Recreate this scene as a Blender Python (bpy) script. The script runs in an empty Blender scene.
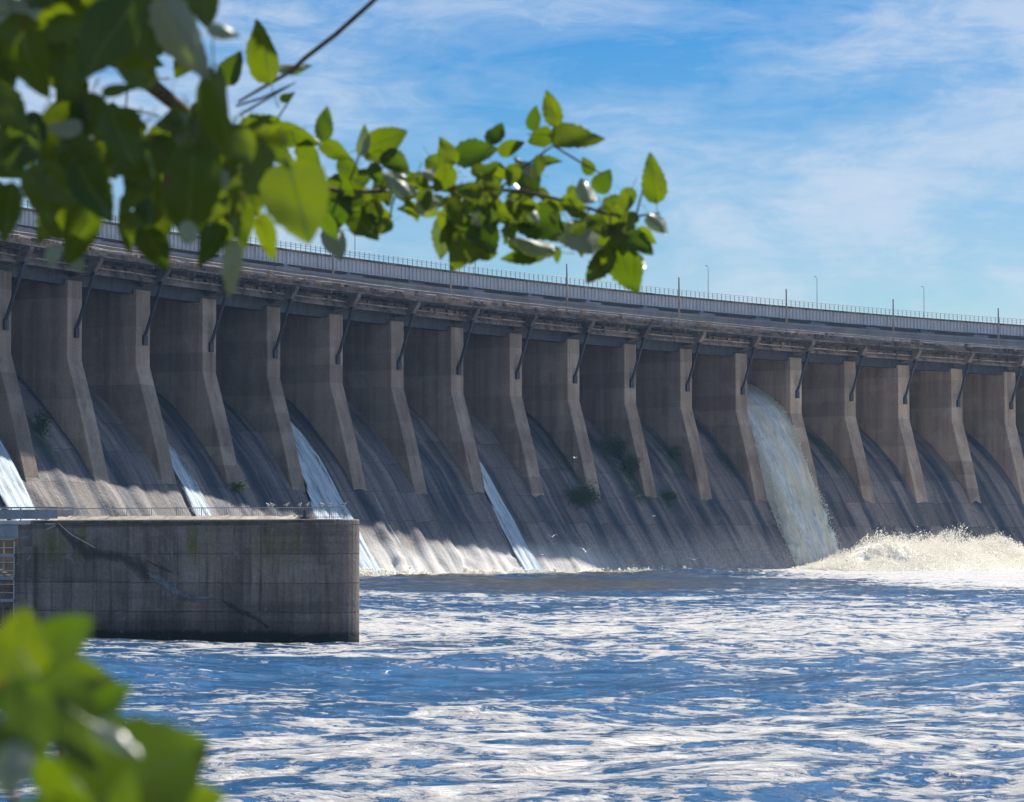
import bpy, bmesh, math, random
import numpy as np
from mathutils import Vector, Matrix, noise as mnoise

random.seed(7)
rng = np.random.default_rng(7)
R = math.radians
SC = bpy.context.scene
COL = SC.collection
PI = math.pi

# ------------------------------------------------------------------ camera, sky, sun, exposure
EYE = 4.351
FPX = 3076.2
PITCH = R(2.7084)
cam_d = bpy.data.cameras.new("camera")
cam = bpy.data.objects.new("camera", cam_d)
COL.objects.link(cam)
cam.location = (0, 0, EYE)
cam.rotation_euler = (PI / 2 + PITCH, 0, 0)
cam_d.sensor_width = 36
cam_d.lens = FPX / 1024 * 36
cam_d.clip_start = 0.1
cam_d.clip_end = 20000
cam_d.dof.use_dof = True
cam_d.dof.focus_distance = 330
cam_d.dof.aperture_fstop = cam_d.lens / 6.8      # about 7 mm of open aperture
SC.camera = cam

SUN_AZ, SUN_EL = R(25.5), R(45.5)                     # clockwise from +Y (ahead), above the horizon
SVEC = Vector((math.cos(SUN_EL) * math.sin(SUN_AZ), math.cos(SUN_EL) * math.cos(SUN_AZ), math.sin(SUN_EL)))
SKY_STRENGTH = 0.06
SUN_STRENGTH = 5.0
EXPOSURE = 0.8
HAZE = 0.00006

W = bpy.data.worlds.new("World")
SC.world = W
W.use_nodes = True
wn = W.node_tree
wn.nodes.clear()


def node(nt, typ, **kw):
    n = nt.nodes.new(typ)
    for k, v in kw.items():
        if k == 'ins':
            for a, b in v.items():
                s = n.inputs[a]
                if isinstance(b, bpy.types.NodeSocket):
                    nt.links.new(b, s)
                else:
                    s.default_value = b
        else:
            setattr(n, k, v)
    return n


def ramp(nt, fac, stops, interp='LINEAR'):
    n = nt.nodes.new('ShaderNodeValToRGB')
    n.color_ramp.interpolation = interp
    el = n.color_ramp.elements
    el.remove(el[1])
    el[0].position = stops[0][0]
    for i, (p, c) in enumerate(stops):
        e = el[0] if i == 0 else el.new(p)
        e.color = (c, c, c, 1) if not hasattr(c, '__len__') else (*c, 1)
    nt.links.new(fac, n.inputs[0])
    return n.outputs[0]


def mixc(nt, fac, a, b, mode='MIX'):
    n = nt.nodes.new('ShaderNodeMix')
    n.data_type = 'RGBA'
    n.blend_type = mode
    for sock, v in ((n.inputs['Factor'], fac), (n.inputs[6], a), (n.inputs[7], b)):
        if isinstance(v, bpy.types.NodeSocket):
            nt.links.new(v, sock)
        elif hasattr(v, '__len__'):
            sock.default_value = (*v, 1) if len(v) == 3 else v
        else:
            sock.default_value = v
    return n.outputs[2]


def mth(nt, op, a, b=None, clamp=False):
    n = nt.nodes.new('ShaderNodeMath')
    n.operation = op
    n.use_clamp = clamp
    for i, v in enumerate((a, b)):
        if v is None:
            continue
        if isinstance(v, bpy.types.NodeSocket):
            nt.links.new(v, n.inputs[i])
        else:
            n.inputs[i].default_value = v
    return n.outputs[0]


def mapping(nt, vec, scale=(1, 1, 1), loc=(0, 0, 0), rot=(0, 0, 0)):
    return node(nt, 'ShaderNodeMapping', ins={'Vector': vec, 'Scale': scale, 'Location': loc, 'Rotation': rot}).outputs[0]


def noise(nt, vec, scale=1.0, detail=4.0, rough=0.55, dist=0.0, lac=2.0):
    return node(nt, 'ShaderNodeTexNoise', ins={'Vector': vec, 'Scale': scale, 'Detail': detail, 'Roughness': rough, 'Distortion': dist, 'Lacunarity': lac}).outputs[0]


sky = node(wn, 'ShaderNodeTexSky', sky_type='NISHITA', sun_disc=False, sun_elevation=SUN_EL, sun_rotation=SUN_AZ,
           altitude=100, air_density=1.0, dust_density=0.25, ozone_density=3.0)
hsv = node(wn, 'ShaderNodeHueSaturation', ins={'Hue': 0.508, 'Saturation': 1.68, 'Value': 0.80, 'Color': sky.outputs[0]})
tc = node(wn, 'ShaderNodeTexCoord')
gen = tc.outputs['Generated']
c1 = noise(wn, mapping(wn, gen, (7, 7, 17), (2.1, 0, 1.1), (0, R(10), 0)), 1.0, 5, 0.55, 0.5)
c2 = noise(wn, mapping(wn, gen, (30, 30, 85), (2.3, 0, 0.7), (0, R(16), 0)), 1.0, 7, 0.66, 1.8)
c3 = noise(wn, mapping(wn, gen, (14, 14, 60), (5.3, 0, 1.9), (0, R(-9), 0)), 1.0, 7, 0.62, 1.2)
cm = mth(wn, 'ADD', mth(wn, 'ADD', mth(wn, 'MULTIPLY', c1, 0.64), mth(wn, 'MULTIPLY', c2, 0.15)), mth(wn, 'MULTIPLY', c3, 0.21))
cmask = ramp(wn, cm, [(0.42, 0.0), (0.50, 0.22), (0.58, 0.62), (0.68, 0.85)])
cl = mixc(wn, cmask, hsv.outputs[0], (6.4, 7.2, 8.4))
bg = node(wn, 'ShaderNodeBackground', ins={'Color': cl, 'Strength': SKY_STRENGTH})
wo = node(wn, 'ShaderNodeOutputWorld', ins={'Surface': bg.outputs[0]})

sun_d = bpy.data.lights.new("sun", 'SUN')
sun_d.energy = SUN_STRENGTH
sun_d.angle = R(0.53)
sun_d.color = (1.0, 0.95, 0.87)
sun = bpy.data.objects.new("sun", sun_d)
COL.objects.link(sun)
sun.location = (0, 100, 200)
sun.rotation_euler = SVEC.to_track_quat('Z', 'Y').to_euler()

SC.view_settings.view_transform = 'Standard'
SC.view_settings.look = 'None'
SC.view_settings.gamma = 1
SC.view_settings.exposure = EXPOSURE
SC.view_settings.use_curve_mapping = False
SC.render.engine = 'CYCLES'
SC.cycles.use_denoising = True
SC.cycles.max_bounces = 12
SC.cycles.diffuse_bounces = 10
SC.cycles.volume_bounces = 1
SC.cycles.transparent_max_bounces = 12
SC.cycles.sample_clamp_indirect = 6.0
SC.cycles.sample_clamp_direct = 12.0


# ------------------------------------------------------------------ materials
def new_mat(name, rough=0.8, spec=0.3):
    m = bpy.data.materials.new(name)
    m.use_nodes = True
    nt = m.node_tree
    b = nt.nodes['Principled BSDF']
    b.inputs['Roughness'].default_value = rough
    b.inputs['Specular IOR Level'].default_value = spec
    return m, nt, b


def put(nt, out, sock):
    nt.links.new(out, sock)


def bump(nt, b, h, strength=0.3, dist=0.05):
    n = node(nt, 'ShaderNodeBump', ins={'Height': h, 'Strength': strength, 'Distance': dist})
    put(nt, n.outputs[0], b.inputs['Normal'])


def concrete(name, base, dark, light, pour=2.6, streak=0.55, sxy=0.55):
    m, nt, b = new_mat(name, 0.88, 0.25)
    pos = node(nt, 'ShaderNodeNewGeometry').outputs['Position']
    st = noise(nt, mapping(nt, pos, (sxy, sxy, 0.035)), 1.0, 5, 0.6, 0.2)
    fine = noise(nt, mapping(nt, pos, (2.6, 2.6, 0.12)), 1.0, 4, 0.6)
    blot = noise(nt, pos, 0.16, 6, 0.62, 0.4)
    grain = noise(nt, pos, 3.5, 5, 0.7)
    c = mixc(nt, ramp(nt, st, [(0.36, 0.0), (0.62, 1.0)]), dark, base)
    c = mixc(nt, mth(nt, 'MULTIPLY', ramp(nt, fine, [(0.5, 0.0), (0.72, 1.0)]), streak), c, dark)
    c = mixc(nt, ramp(nt, blot, [(0.48, 0.0), (0.68, 0.75)]), c, light)
    c = mixc(nt, 0.5, c, mixc(nt, 1.0, c, ramp(nt, grain, [(0.25, 0.45), (0.75, 1.25)]), 'MULTIPLY'))
    z = node(nt, 'ShaderNodeSeparateXYZ', ins={'Vector': pos}).outputs[2]
    wob = mth(nt, 'MULTIPLY', blot, 0.25)
    fr = mth(nt, 'FRACT', mth(nt, 'DIVIDE', mth(nt, 'ADD', z, wob), pour))
    line = ramp(nt, fr, [(0.0, 1.0), (0.035, 0.0)])
    c = mixc(nt, mth(nt, 'MULTIPLY', line, 0.45), c, dark)
    lift = mth(nt, 'FLOOR', mth(nt, 'DIVIDE', mth(nt, 'ADD', z, wob), pour))
    oi = node(nt, 'ShaderNodeObjectInfo').outputs['Random']
    wn_ = node(nt, 'ShaderNodeTexWhiteNoise', noise_dimensions='2D', ins={'Vector': node(nt, 'ShaderNodeCombineXYZ', ins={0: lift, 1: mth(nt, 'MULTIPLY', oi, 91.7)}).outputs[0]}).outputs[0]
    c = mixc(nt, 1.0, c, ramp(nt, wn_, [(0.0, 0.80), (1.0, 1.15)]), 'MULTIPLY')
    c = mixc(nt, 1.0, c, ramp(nt, oi, [(0.0, 0.85), (1.0, 1.12)]), 'MULTIPLY')
    drip = mth(nt, 'MULTIPLY', ramp(nt, noise(nt, mapping(nt, pos, (1.1, 1.1, 0.02), (9, 4, 0)), 1.0, 4, 0.6), [(0.60, 0.0), (0.70, 1.0)]), 0.45)
    c = mixc(nt, drip, c, (0.13, 0.085, 0.06))
    put(nt, c, b.inputs['Base Color'])
    bump(nt, b, mth(nt, 'SUBTRACT', grain, mth(nt, 'MULTIPLY', line, 0.5)), 0.5, 0.06)
    return m


def painted(name, col, var=0.25, rough=0.5, metal=0.0, scale=1.2, stain=(0.12, 0.07, 0.04), amount=0.25):
    m, nt, b = new_mat(name, rough, 0.4)
    b.inputs['Metallic'].default_value = metal
    pos = node(nt, 'ShaderNodeNewGeometry').outputs['Position']
    n1 = noise(nt, mapping(nt, pos, (scale, scale, scale * 0.35)), 1.0, 5, 0.65)
    n2 = noise(nt, mapping(nt, pos, (scale * 4, scale * 4, scale)), 1.0, 4, 0.6)
    c = mixc(nt, ramp(nt, n1, [(0.35, 0.0), (0.7, 1.0)]), tuple(x * (1 - var) for x in col), tuple(min(1, x * (1 + var)) for x in col))
    c = mixc(nt, mth(nt, 'MULTIPLY', ramp(nt, n2, [(0.58, 0.0), (0.72, 1.0)]), amount), c, stain)
    put(nt, c, b.inputs['Base Color'])
    return m


M = {}
M['pier'] = concrete('pier_concrete', (0.48, 0.36, 0.27), (0.29, 0.215, 0.17), (0.55, 0.455, 0.36))
M['nose'] = concrete('pier_front_concrete', (0.45, 0.35, 0.265), (0.29, 0.22, 0.175), (0.54, 0.45, 0.36))  # front-face tone set apart from the sides to balance their light and shade
M['deck'] = concrete('deck_concrete', (0.27, 0.22, 0.185), (0.09, 0.078, 0.07), (0.42, 0.35, 0.29), pour=9.0, streak=0.8)
M['shelter'] = concrete('parapet_concrete', (0.33, 0.35, 0.39), (0.24, 0.26, 0.29), (0.38, 0.40, 0.44), pour=9.0, streak=0.3, sxy=0.2)
M['girder'] = painted('girder_paint', (0.60, 0.61, 0.64), 0.10, 0.55, stain=(0.26, 0.20, 0.16))
M['steel_dark'] = painted('dark_steel', (0.055, 0.06, 0.07), 0.4, 0.5, 0.3)
M['steel_grey'] = painted('grey_steel', (0.34, 0.35, 0.37), 0.2, 0.45, 0.2)
M['steel_light'] = painted('light_steel', (0.62, 0.60, 0.57), 0.15, 0.5)
M['rust'] = painted('rusty_rail', (0.36, 0.31, 0.27), 0.5, 0.7, 0.1, 0.5, amount=0.7)
M['pole'] = painted('pole_concrete', (0.30, 0.29, 0.28), 0.25, 0.8)
M['wood'] = painted('weathered_plank', (0.36, 0.27, 0.20), 0.35, 0.8)

# apron: streaks run down the slope (UV: u along the dam in metres, v down the slope in metres)
m, nt, b = new_mat('apron_concrete', 0.75, 0.4)
uv = node(nt, 'ShaderNodeUVMap', uv_map='UVMap').outputs[0]
pos = node(nt, 'ShaderNodeNewGeometry').outputs['Position']
s1 = noise(nt, mapping(nt, uv, (0.33, 0.022, 1)), 1.0, 4, 0.55, 0.15)
s2 = noise(nt, mapping(nt, uv, (1.25, 0.055, 1), (7, 3, 0)), 1.0, 5, 0.62, 0.2)
s3 = noise(nt, mapping(nt, uv, (0.55, 0.03, 1), (31, 5, 0)), 1.0, 5, 0.6, 0.3)
bl = noise(nt, pos, 0.22, 6, 0.65, 0.5)
gr = noise(nt, pos, 2.2, 6, 0.7, 0.3)
c = mixc(nt, ramp(nt, s1, [(0.40, 0.0), (0.58, 1.0)]), (0.055, 0.066, 0.088), (0.31, 0.258, 0.225))
c = mixc(nt, ramp(nt, s2, [(0.50, 0.0), (0.68, 0.6)]), c, (0.085, 0.088, 0.095))
c = mixc(nt, ramp(nt, s3, [(0.58, 0.0), (0.74, 0.7)]), c, (0.36, 0.33, 0.30))
c = mixc(nt, ramp(nt, bl, [(0.50, 0.0), (0.70, 0.55)]), c, (0.25, 0.20, 0.17))
c = mixc(nt, 0.7, c, mixc(nt, 1.0, c, ramp(nt, gr, [(0.25, 0.4), (0.75, 1.35)]), 'MULTIPLY'))
mo = node(nt, 'ShaderNodeVertexColor', layer_name='moss').outputs[0]
mos = mth(nt, 'MULTIPLY', mo, ramp(nt, noise(nt, pos, 0.9, 5, 0.7, 0.4), [(0.35, 0.0), (0.55, 1.0)]))
c = mixc(nt, mos, c, (0.045, 0.07, 0.03))
# joints between casting lifts
vv = node(nt, 'ShaderNodeSeparateXYZ', ins={'Vector': uv}).outputs[1]
fr = mth(nt, 'FRACT', mth(nt, 'DIVIDE', mth(nt, 'ADD', vv, mth(nt, 'MULTIPLY', bl, 0.8)), 5.2))
ln = ramp(nt, fr, [(0.0, 1.0), (0.03, 0.0)])
c = mixc(nt, mth(nt, 'MULTIPLY', ln, 0.8), c, (0.05, 0.048, 0.046))
lift = mth(nt, 'FLOOR', mth(nt, 'DIVIDE', mth(nt, 'ADD', vv, mth(nt, 'MULTIPLY', bl, 0.8)), 5.2))
bay = mth(nt, 'FLOOR', mth(nt, 'DIVIDE', node(nt, 'ShaderNodeSeparateXYZ', ins={'Vector': uv}).outputs[0], 5.42))
wq_ = node(nt, 'ShaderNodeTexWhiteNoise', noise_dimensions='2D', ins={'Vector': node(nt, 'ShaderNodeCombineXYZ', ins={0: lift, 1: bay}).outputs[0]}).outputs[0]
c = mixc(nt, 1.0, c, ramp(nt, wq_, [(0.0, 0.72), (1.0, 1.22)]), 'MULTIPLY')
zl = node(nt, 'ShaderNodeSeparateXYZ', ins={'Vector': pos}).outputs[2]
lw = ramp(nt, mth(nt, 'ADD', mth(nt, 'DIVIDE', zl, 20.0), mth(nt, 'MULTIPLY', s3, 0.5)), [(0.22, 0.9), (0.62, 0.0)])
c = mixc(nt, mth(nt, 'MULTIPLY', lw, ramp(nt, gr, [(0.3, 0.35), (0.6, 1.0)])), c, (0.66, 0.60, 0.53))    # paler low down: lime, plus sunlit brightness put into the colour
ws = node(nt, 'ShaderNodeVertexColor', layer_name='sunlit_wash').outputs[0]
c = mixc(nt, mth(nt, 'MULTIPLY', ws, ramp(nt, s2, [(0.32, 0.35), (0.52, 1.0)])), c, (0.80, 0.76, 0.70))  # foam wash and sunlight painted paler along the left apron foot only
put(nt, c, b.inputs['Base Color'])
bump(nt, b, mth(nt, 'ADD', gr, mth(nt, 'MULTIPLY', s2, 1.2)), 0.7, 0.15)
M['apron'] = m


def white_water(name, thick, tint=(0.80, 0.86, 0.88), dark=(0.42, 0.48, 0.46), su=1.4, sv=0.10, olive=None):
    m, nt, b = new_mat(name, 0.55, 0.3)
    uv = node(nt, 'ShaderNodeUVMap', uv_map='UVMap').outputs[0]
    a = noise(nt, mapping(nt, uv, (su, sv, 1)), 1.0, 6, 0.65, 0.6)
    f = noise(nt, mapping(nt, uv, (su * 3, sv * 6, 1), (3, 9, 0)), 1.0, 6, 0.72, 0.5)
    t = mth(nt, 'ADD', mth(nt, 'MULTIPLY', a, 0.6), mth(nt, 'MULTIPLY', f, 0.4))
    c = mixc(nt, ramp(nt, t, [(0.36, 0.0), (0.60, 1.0)]), dark, tint)
    if olive:
        o = noise(nt, mapping(nt, uv, (0.30, 0.03, 1), (4.7, 1, 0)), 1.0, 3, 0.5, 0.4)
        c = mixc(nt, ramp(nt, o, [(0.45, 0.0), (0.62, 0.8)]), c, olive)
    put(nt, c, b.inputs['Base Color'])
    bump(nt, b, t, 0.9, 0.35 if thick else 0.15)
    e = node(nt, 'ShaderNodeVertexColor', layer_name='edge').outputs[0]
    # water thins to nothing towards the rims, torn by the noise
    al = mth(nt, 'ADD', mth(nt, 'MULTIPLY', e, 1.5 if thick else 1.45), mth(nt, 'MULTIPLY', mth(nt, 'SUBTRACT', t, 0.62), 2.6 if thick else 4.0))
    al = ramp(nt, al, [(0.05, 0.0), (0.45 if thick else 0.7, 1.0)])
    put(nt, al, b.inputs['Alpha'])
    return m


M['stream'] = white_water('sheet_water', False, (0.78, 0.85, 0.88), (0.20, 0.30, 0.36))
M['jet'] = white_water('jet_water', True, (0.97, 0.97, 0.93), (0.42, 0.48, 0.45), 2.4, 0.10, (0.78, 0.72, 0.50))

m, nt, b = new_mat('spray_foam', 0.9, 0.1)
pos = node(nt, 'ShaderNodeNewGeometry').outputs['Position']
f1 = noise(nt, pos, 0.35, 6, 0.6, 0.5)
f2 = noise(nt, pos, 1.8, 6, 0.7)
put(nt, mixc(nt, ramp(nt, f1, [(0.35, 0.0), (0.6, 1.0)]), (0.70, 0.66, 0.56), (0.90, 0.88, 0.82)), b.inputs['Base Color'])
bump(nt, b, mth(nt, 'ADD', f1, f2), 0.7, 0.5)
b.inputs['Subsurface Weight'].default_value = 0.35
b.inputs['Subsurface Radius'].default_value = (1.0, 0.95, 0.85)
b.inputs['Subsurface Scale'].default_value = 0.6
M['spray'] = m

# river: reflected sky blue put into the base colour, olive-brown where silty, white foam lying on it
m, nt, b = new_mat('river_water', 0.06, 0.5)
pos = node(nt, 'ShaderNodeNewGeometry').outputs['Position']
fo = node(nt, 'ShaderNodeVertexColor', layer_name='foam').outputs[0]
w1 = noise(nt, mapping(nt, pos, (0.36, 0.42, 0.4)), 1.0, 9, 0.64, 0.9)
w2 = noise(nt, mapping(nt, pos, (2.2, 2.4, 1.0)), 1.0, 7, 0.72, 0.8)
vor = node(nt, 'ShaderNodeTexVoronoi', feature='DISTANCE_TO_EDGE', ins={'Vector': mixc(nt, 0.25, pos, node(nt, 'ShaderNodeTexNoise', ins={'Vector': pos, 'Scale': 0.7, 'Detail': 4.0}).outputs[1], 'LINEAR_LIGHT'), 'Scale': 0.55}).outputs[0]
lace = ramp(nt, vor, [(0.0, 0.05), (0.2, 0.0)])
dens = mth(nt, 'ADD', mth(nt, 'ADD', mth(nt, 'MULTIPLY', w1, 0.58), mth(nt, 'MULTIPLY', w2, 0.42)), lace)
dens = mth(nt, 'ADD', dens, mth(nt, 'MULTIPLY', mth(nt, 'SUBTRACT', fo, 0.5), 0.42))
fm = ramp(nt, dens, [(0.572, 0.0), (0.605, 0.6), (0.67, 1.0)])
fcol = mixc(nt, ramp(nt, noise(nt, mapping(nt, pos, (1.6, 2.6, 1)), 1.0, 6, 0.72, 0.4), [(0.35, 0.0), (0.65, 1.0)]), (0.30, 0.295, 0.29), (0.55, 0.53, 0.51))
sil = node(nt, 'ShaderNodeVertexColor', layer_name='silt').outputs[0]
put(nt, mixc(nt, fm, mixc(nt, sil, (0.0, 0.072, 0.19), (0.085, 0.07, 0.04)), fcol), b.inputs['Base Color'])
put(nt, mth(nt, 'ADD', mth(nt, 'MULTIPLY', fm, 0.75), 0.07), b.inputs['Roughness'])
r1 = noise(nt, pos, 1.1, 6, 0.6, 0.6)
r2 = noise(nt, pos, 5.0, 4, 0.6, 0.3)
bump(nt, b, mth(nt, 'ADD', mth(nt, 'ADD', r1, mth(nt, 'MULTIPLY', r2, 0.25)), mth(nt, 'MULTIPLY', fm, 0.25)), 0.75, 0.45)
b.inputs['IOR'].default_value = 1.33
M['water'] = m

# guide wall: mossy streaked concrete with a diagonal seep stain
m, nt, b = new_mat('guide_wall_concrete', 0.85, 0.25)
tcn = node(nt, 'ShaderNodeTexCoord')
ob = tcn.outputs['Object']
st = noise(nt, mapping(nt, ob, (0.9, 0.9, 0.09)), 1.0, 5, 0.62, 0.2)
fi = noise(nt, mapping(nt, ob, (4.5, 4.5, 0.25)), 1.0, 4, 0.6)
bd = noise(nt, mapping(nt, ob, (0.05, 0.05, 1.6)), 1.0, 4, 0.6, 0.3)
bl = noise(nt, ob, 0.55, 6, 0.66, 0.6)
gr = noise(nt, ob, 6.0, 5, 0.7)
sx = node(nt, 'ShaderNodeSeparateXYZ', ins={'Vector': ob})
zz = sx.outputs[2]
xx = sx.outputs[0]
c = mixc(nt, ramp(nt, st, [(0.34, 0.0), (0.64, 1.0)]), (0.165, 0.13, 0.11), (0.36, 0.285, 0.235))
c = mixc(nt, ramp(nt, bl, [(0.5, 0.0), (0.7, 0.7)]), c, (0.38, 0.32, 0.28))
c = mixc(nt, mth(nt, 'MULTIPLY', ramp(nt, fi, [(0.5, 0.0), (0.7, 1.0)]), 0.55), c, (0.07, 0.06, 0.055))
mo = mth(nt, 'MULTIPLY', ramp(nt, st, [(0.5, 0.0), (0.66, 1.0)]), ramp(nt, mth(nt, 'DIVIDE', zz, 6.0), [(0.5, 0.0), (0.72, 0.75), (0.95, 0.4)]))
mo = mth(nt, 'MULTIPLY', mo, 1.25, True)
c = mixc(nt, mo, c, (0.15, 0.14, 0.04))
c = mixc(nt, mth(nt, 'MULTIPLY', ramp(nt, bd, [(0.5, 0.0), (0.64, 1.0)]), 0.45), c, (0.085, 0.075, 0.075))
low = ramp(nt, mth(nt, 'DIVIDE', mth(nt, 'ADD', zz, mth(nt, 'MULTIPLY', bl, 0.5)), 6.0), [(0.10, 1.0), (0.24, 0.0)])
c = mixc(nt, mth(nt, 'MULTIPLY', low, 0.7), c, (0.055, 0.05, 0.05))
fz = mth(nt, 'FRACT', mth(nt, 'DIVIDE', mth(nt, 'ADD', zz, mth(nt, 'MULTIPLY', bl, 0.12)), 1.35))
jz = ramp(nt, fz, [(0.0, 1.0), (0.03, 0.0)])
fx_ = mth(nt, 'FRACT', mth(nt, 'DIVIDE', mth(nt, 'ADD', xx, mth(nt, 'MULTIPLY', bl, 0.1)), 4.3))
jx = ramp(nt, fx_, [(0.0, 1.0), (0.012, 0.0)])
jn = mth(nt, 'MAXIMUM', jz, jx)
c = mixc(nt, mth(nt, 'MULTIPLY', jn, 0.5), c, (0.05, 0.043, 0.04))
pw = node(nt, 'ShaderNodeTexWhiteNoise', noise_dimensions='2D', ins={'Vector': node(nt, 'ShaderNodeCombineXYZ', ins={0: mth(nt, 'FLOOR', mth(nt, 'DIVIDE', mth(nt, 'ADD', zz, mth(nt, 'MULTIPLY', bl, 0.12)), 1.35)), 1: mth(nt, 'FLOOR', mth(nt, 'DIVIDE', mth(nt, 'ADD', xx, mth(nt, 'MULTIPLY', bl, 0.1)), 4.3))}).outputs[0]}).outputs[0]
c = mixc(nt, 1.0, c, ramp(nt, pw, [(0.0, 0.82), (1.0, 1.2)]), 'MULTIPLY')
sp_ = ramp(nt, noise(nt, ob, 1.5, 5, 0.6, 0.8), [(0.62, 0.0), (0.66, 1.0)])
c = mixc(nt, mth(nt, 'MULTIPLY', sp_, 0.6), c, (0.36, 0.32, 0.29))
wet = ramp(nt, mth(nt, 'ADD', zz, mth(nt, 'MULTIPLY', bl, 0.5)), [(0.55, 1.0), (0.72, 0.0)])
c = mixc(nt, mth(nt, 'MULTIPLY', wet, 0.8), c, (0.028, 0.03, 0.026))
c = mixc(nt, 0.6, c, mixc(nt, 1.0, c, ramp(nt, gr, [(0.25, 0.5), (0.75, 1.3)]), 'MULTIPLY'))
put(nt, c, b.inputs['Base Color'])
bump(nt, b, mth(nt, 'SUBTRACT', mth(nt, 'ADD', gr, mth(nt, 'MULTIPLY', bl, 1.5)), mth(nt, 'ADD', jn, sp_)), 0.6, 0.06)
M['guide'] = m

m, nt, b = new_mat('seep_stain', 0.5, 0.4)
ob = node(nt, 'ShaderNodeNewGeometry').outputs['Position']
put(nt, mixc(nt, noise(nt, ob, 1.6, 5, 0.6), (0.04, 0.036, 0.034), (0.10, 0.088, 0.08)), b.inputs['Base Color'])
at_ = node(nt, 'ShaderNodeVertexColor', layer_name='edge').outputs[0]
put(nt, ramp(nt, mth(nt, 'ADD', mth(nt, 'MULTIPLY', at_, 0.75), mth(nt, 'SUBTRACT', noise(nt, ob, 2.2, 6, 0.7, 0.5), 0.42)), [(0.05, 0.0), (0.7, 0.6)]), b.inputs['Alpha'])
M['stain'] = m
m, nt, b = new_mat('lime_crust', 0.8, 0.2)
ob = node(nt, 'ShaderNodeNewGeometry').outputs['Position']
put(nt, mixc(nt, ramp(nt, noise(nt, ob, 3.0, 5, 0.7), [(0.35, 0.0), (0.65, 1.0)]), (0.15, 0.15, 0.155), (0.34, 0.35, 0.36)), b.inputs['Base Color'])
at_ = node(nt, 'ShaderNodeVertexColor', layer_name='edge').outputs[0]
put(nt, ramp(nt, mth(nt, 'ADD', mth(nt, 'MULTIPLY', at_, 0.75), mth(nt, 'SUBTRACT', noise(nt, ob, 3.2, 6, 0.7, 0.5), 0.42)), [(0.05, 0.0), (0.6, 0.9)]), b.inputs['Alpha'])
M['lime'] = m


M['kerb'] = painted('worn_kerb', (0.42, 0.36, 0.29), 0.35, 0.85, amount=0.4)


def leaf_mat(name, top, young, under):
    m = bpy.data.materials.new(name)
    m.use_nodes = True
    nt = m.node_tree
    nt.nodes.clear()
    g = node(nt, 'ShaderNodeNewGeometry')
    oi = node(nt, 'ShaderNodeObjectInfo')
    uv = node(nt, 'ShaderNodeUVMap', uv_map='UVMap').outputs[0]
    sp = node(nt, 'ShaderNodeSeparateXYZ', ins={'Vector': uv})
    ax = mth(nt, 'ABSOLUTE', sp.outputs[0])
    side = mth(nt, 'FRACT', mth(nt, 'MULTIPLY', mth(nt, 'SUBTRACT', sp.outputs[1], mth(nt, 'MULTIPLY', ax, 0.8)), 6.5))
    vein = mth(nt, 'MAXIMUM', ramp(nt, ax, [(0.012, 1.0), (0.03, 0.0)]), mth(nt, 'MULTIPLY', ramp(nt, side, [(0.0, 1.0), (0.10, 0.0)]), 0.5))
    mott = noise(nt, uv, 5.0, 4, 0.6)
    c = mixc(nt, oi.outputs['Random'], top, young)
    c = mixc(nt, mth(nt, 'MULTIPLY', mott, 0.5), c, tuple(x * 0.55 for x in top))
    c = mixc(nt, mth(nt, 'MULTIPLY', vein, 0.6), c, (0.22, 0.27, 0.08))
    blem = ramp(nt, noise(nt, node(nt, 'ShaderNodeVectorMath', operation='ADD', ins={0: uv, 1: mth(nt, 'MULTIPLY', oi.outputs['Random'], 37.0)}).outputs[0], 4.5, 4, 0.6), [(0.66, 0.0), (0.70, 1.0)])
    c = mixc(nt, blem, c, (0.16, 0.10, 0.04))
    cb = mixc(nt, mth(nt, 'MULTIPLY', vein, 0.4), under, (0.34, 0.38, 0.22))
    cc = mixc(nt, g.outputs['Backfacing'], c, cb)
    tr = mixc(nt, oi.outputs['Random'], (0.085, 0.17, 0.002), (0.22, 0.29, 0.003))
    tr = mixc(nt, mth(nt, 'MULTIPLY', mth(nt, 'ADD', vein, mth(nt, 'MULTIPLY', mott, 0.6)), 0.6), tr, (0.06, 0.12, 0.008))
    tr = mixc(nt, blem, tr, (0.10, 0.05, 0.01))
    bs = node(nt, 'ShaderNodeBsdfPrincipled', ins={'Base Color': cc, 'Roughness': 0.36, 'Specular IOR Level': 0.5})
    ts = node(nt, 'ShaderNodeBsdfTranslucent', ins={'Color': tr})
    mx = node(nt, 'ShaderNodeMixShader', ins={0: 0.40, 1: bs.outputs[0], 2: ts.outputs[0]})
    node(nt, 'ShaderNodeOutputMaterial', ins={'Surface': mx.outputs[0]})
    return m


M['leaf'] = leaf_mat('poplar_leaf', (0.028, 0.062, 0.014), (0.065, 0.115, 0.02), (0.36, 0.39, 0.33))
M['weed'] = leaf_mat('weed_leaf', (0.03, 0.06, 0.018), (0.05, 0.085, 0.025), (0.07, 0.10, 0.05))
m, nt, b = new_mat('bark', 0.9, 0.2)
pos = node(nt, 'ShaderNodeNewGeometry').outputs['Position']
put(nt, mixc(nt, ramp(nt, noise(nt, mapping(nt, pos, (40, 40, 9)), 1.0, 5, 0.65), [(0.35, 0.0), (0.65, 1.0)]), (0.05, 0.038, 0.03), (0.17, 0.13, 0.105)), b.inputs['Base Color'])
M['bark'] = m
m, nt, b = new_mat('bank_earth', 0.95, 0.1)
pos = node(nt, 'ShaderNodeNewGeometry').outputs['Position']
put(nt, mixc(nt, ramp(nt, noise(nt, pos, 1.3, 6, 0.65), [(0.4, 0.0), (0.6, 1.0)]), (0.05, 0.075, 0.025), (0.16, 0.13, 0.09)), b.inputs['Base Color'])
bump(nt, b, noise(nt, pos, 9.0, 5, 0.7), 0.8, 0.05)
M['bank'] = m
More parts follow.
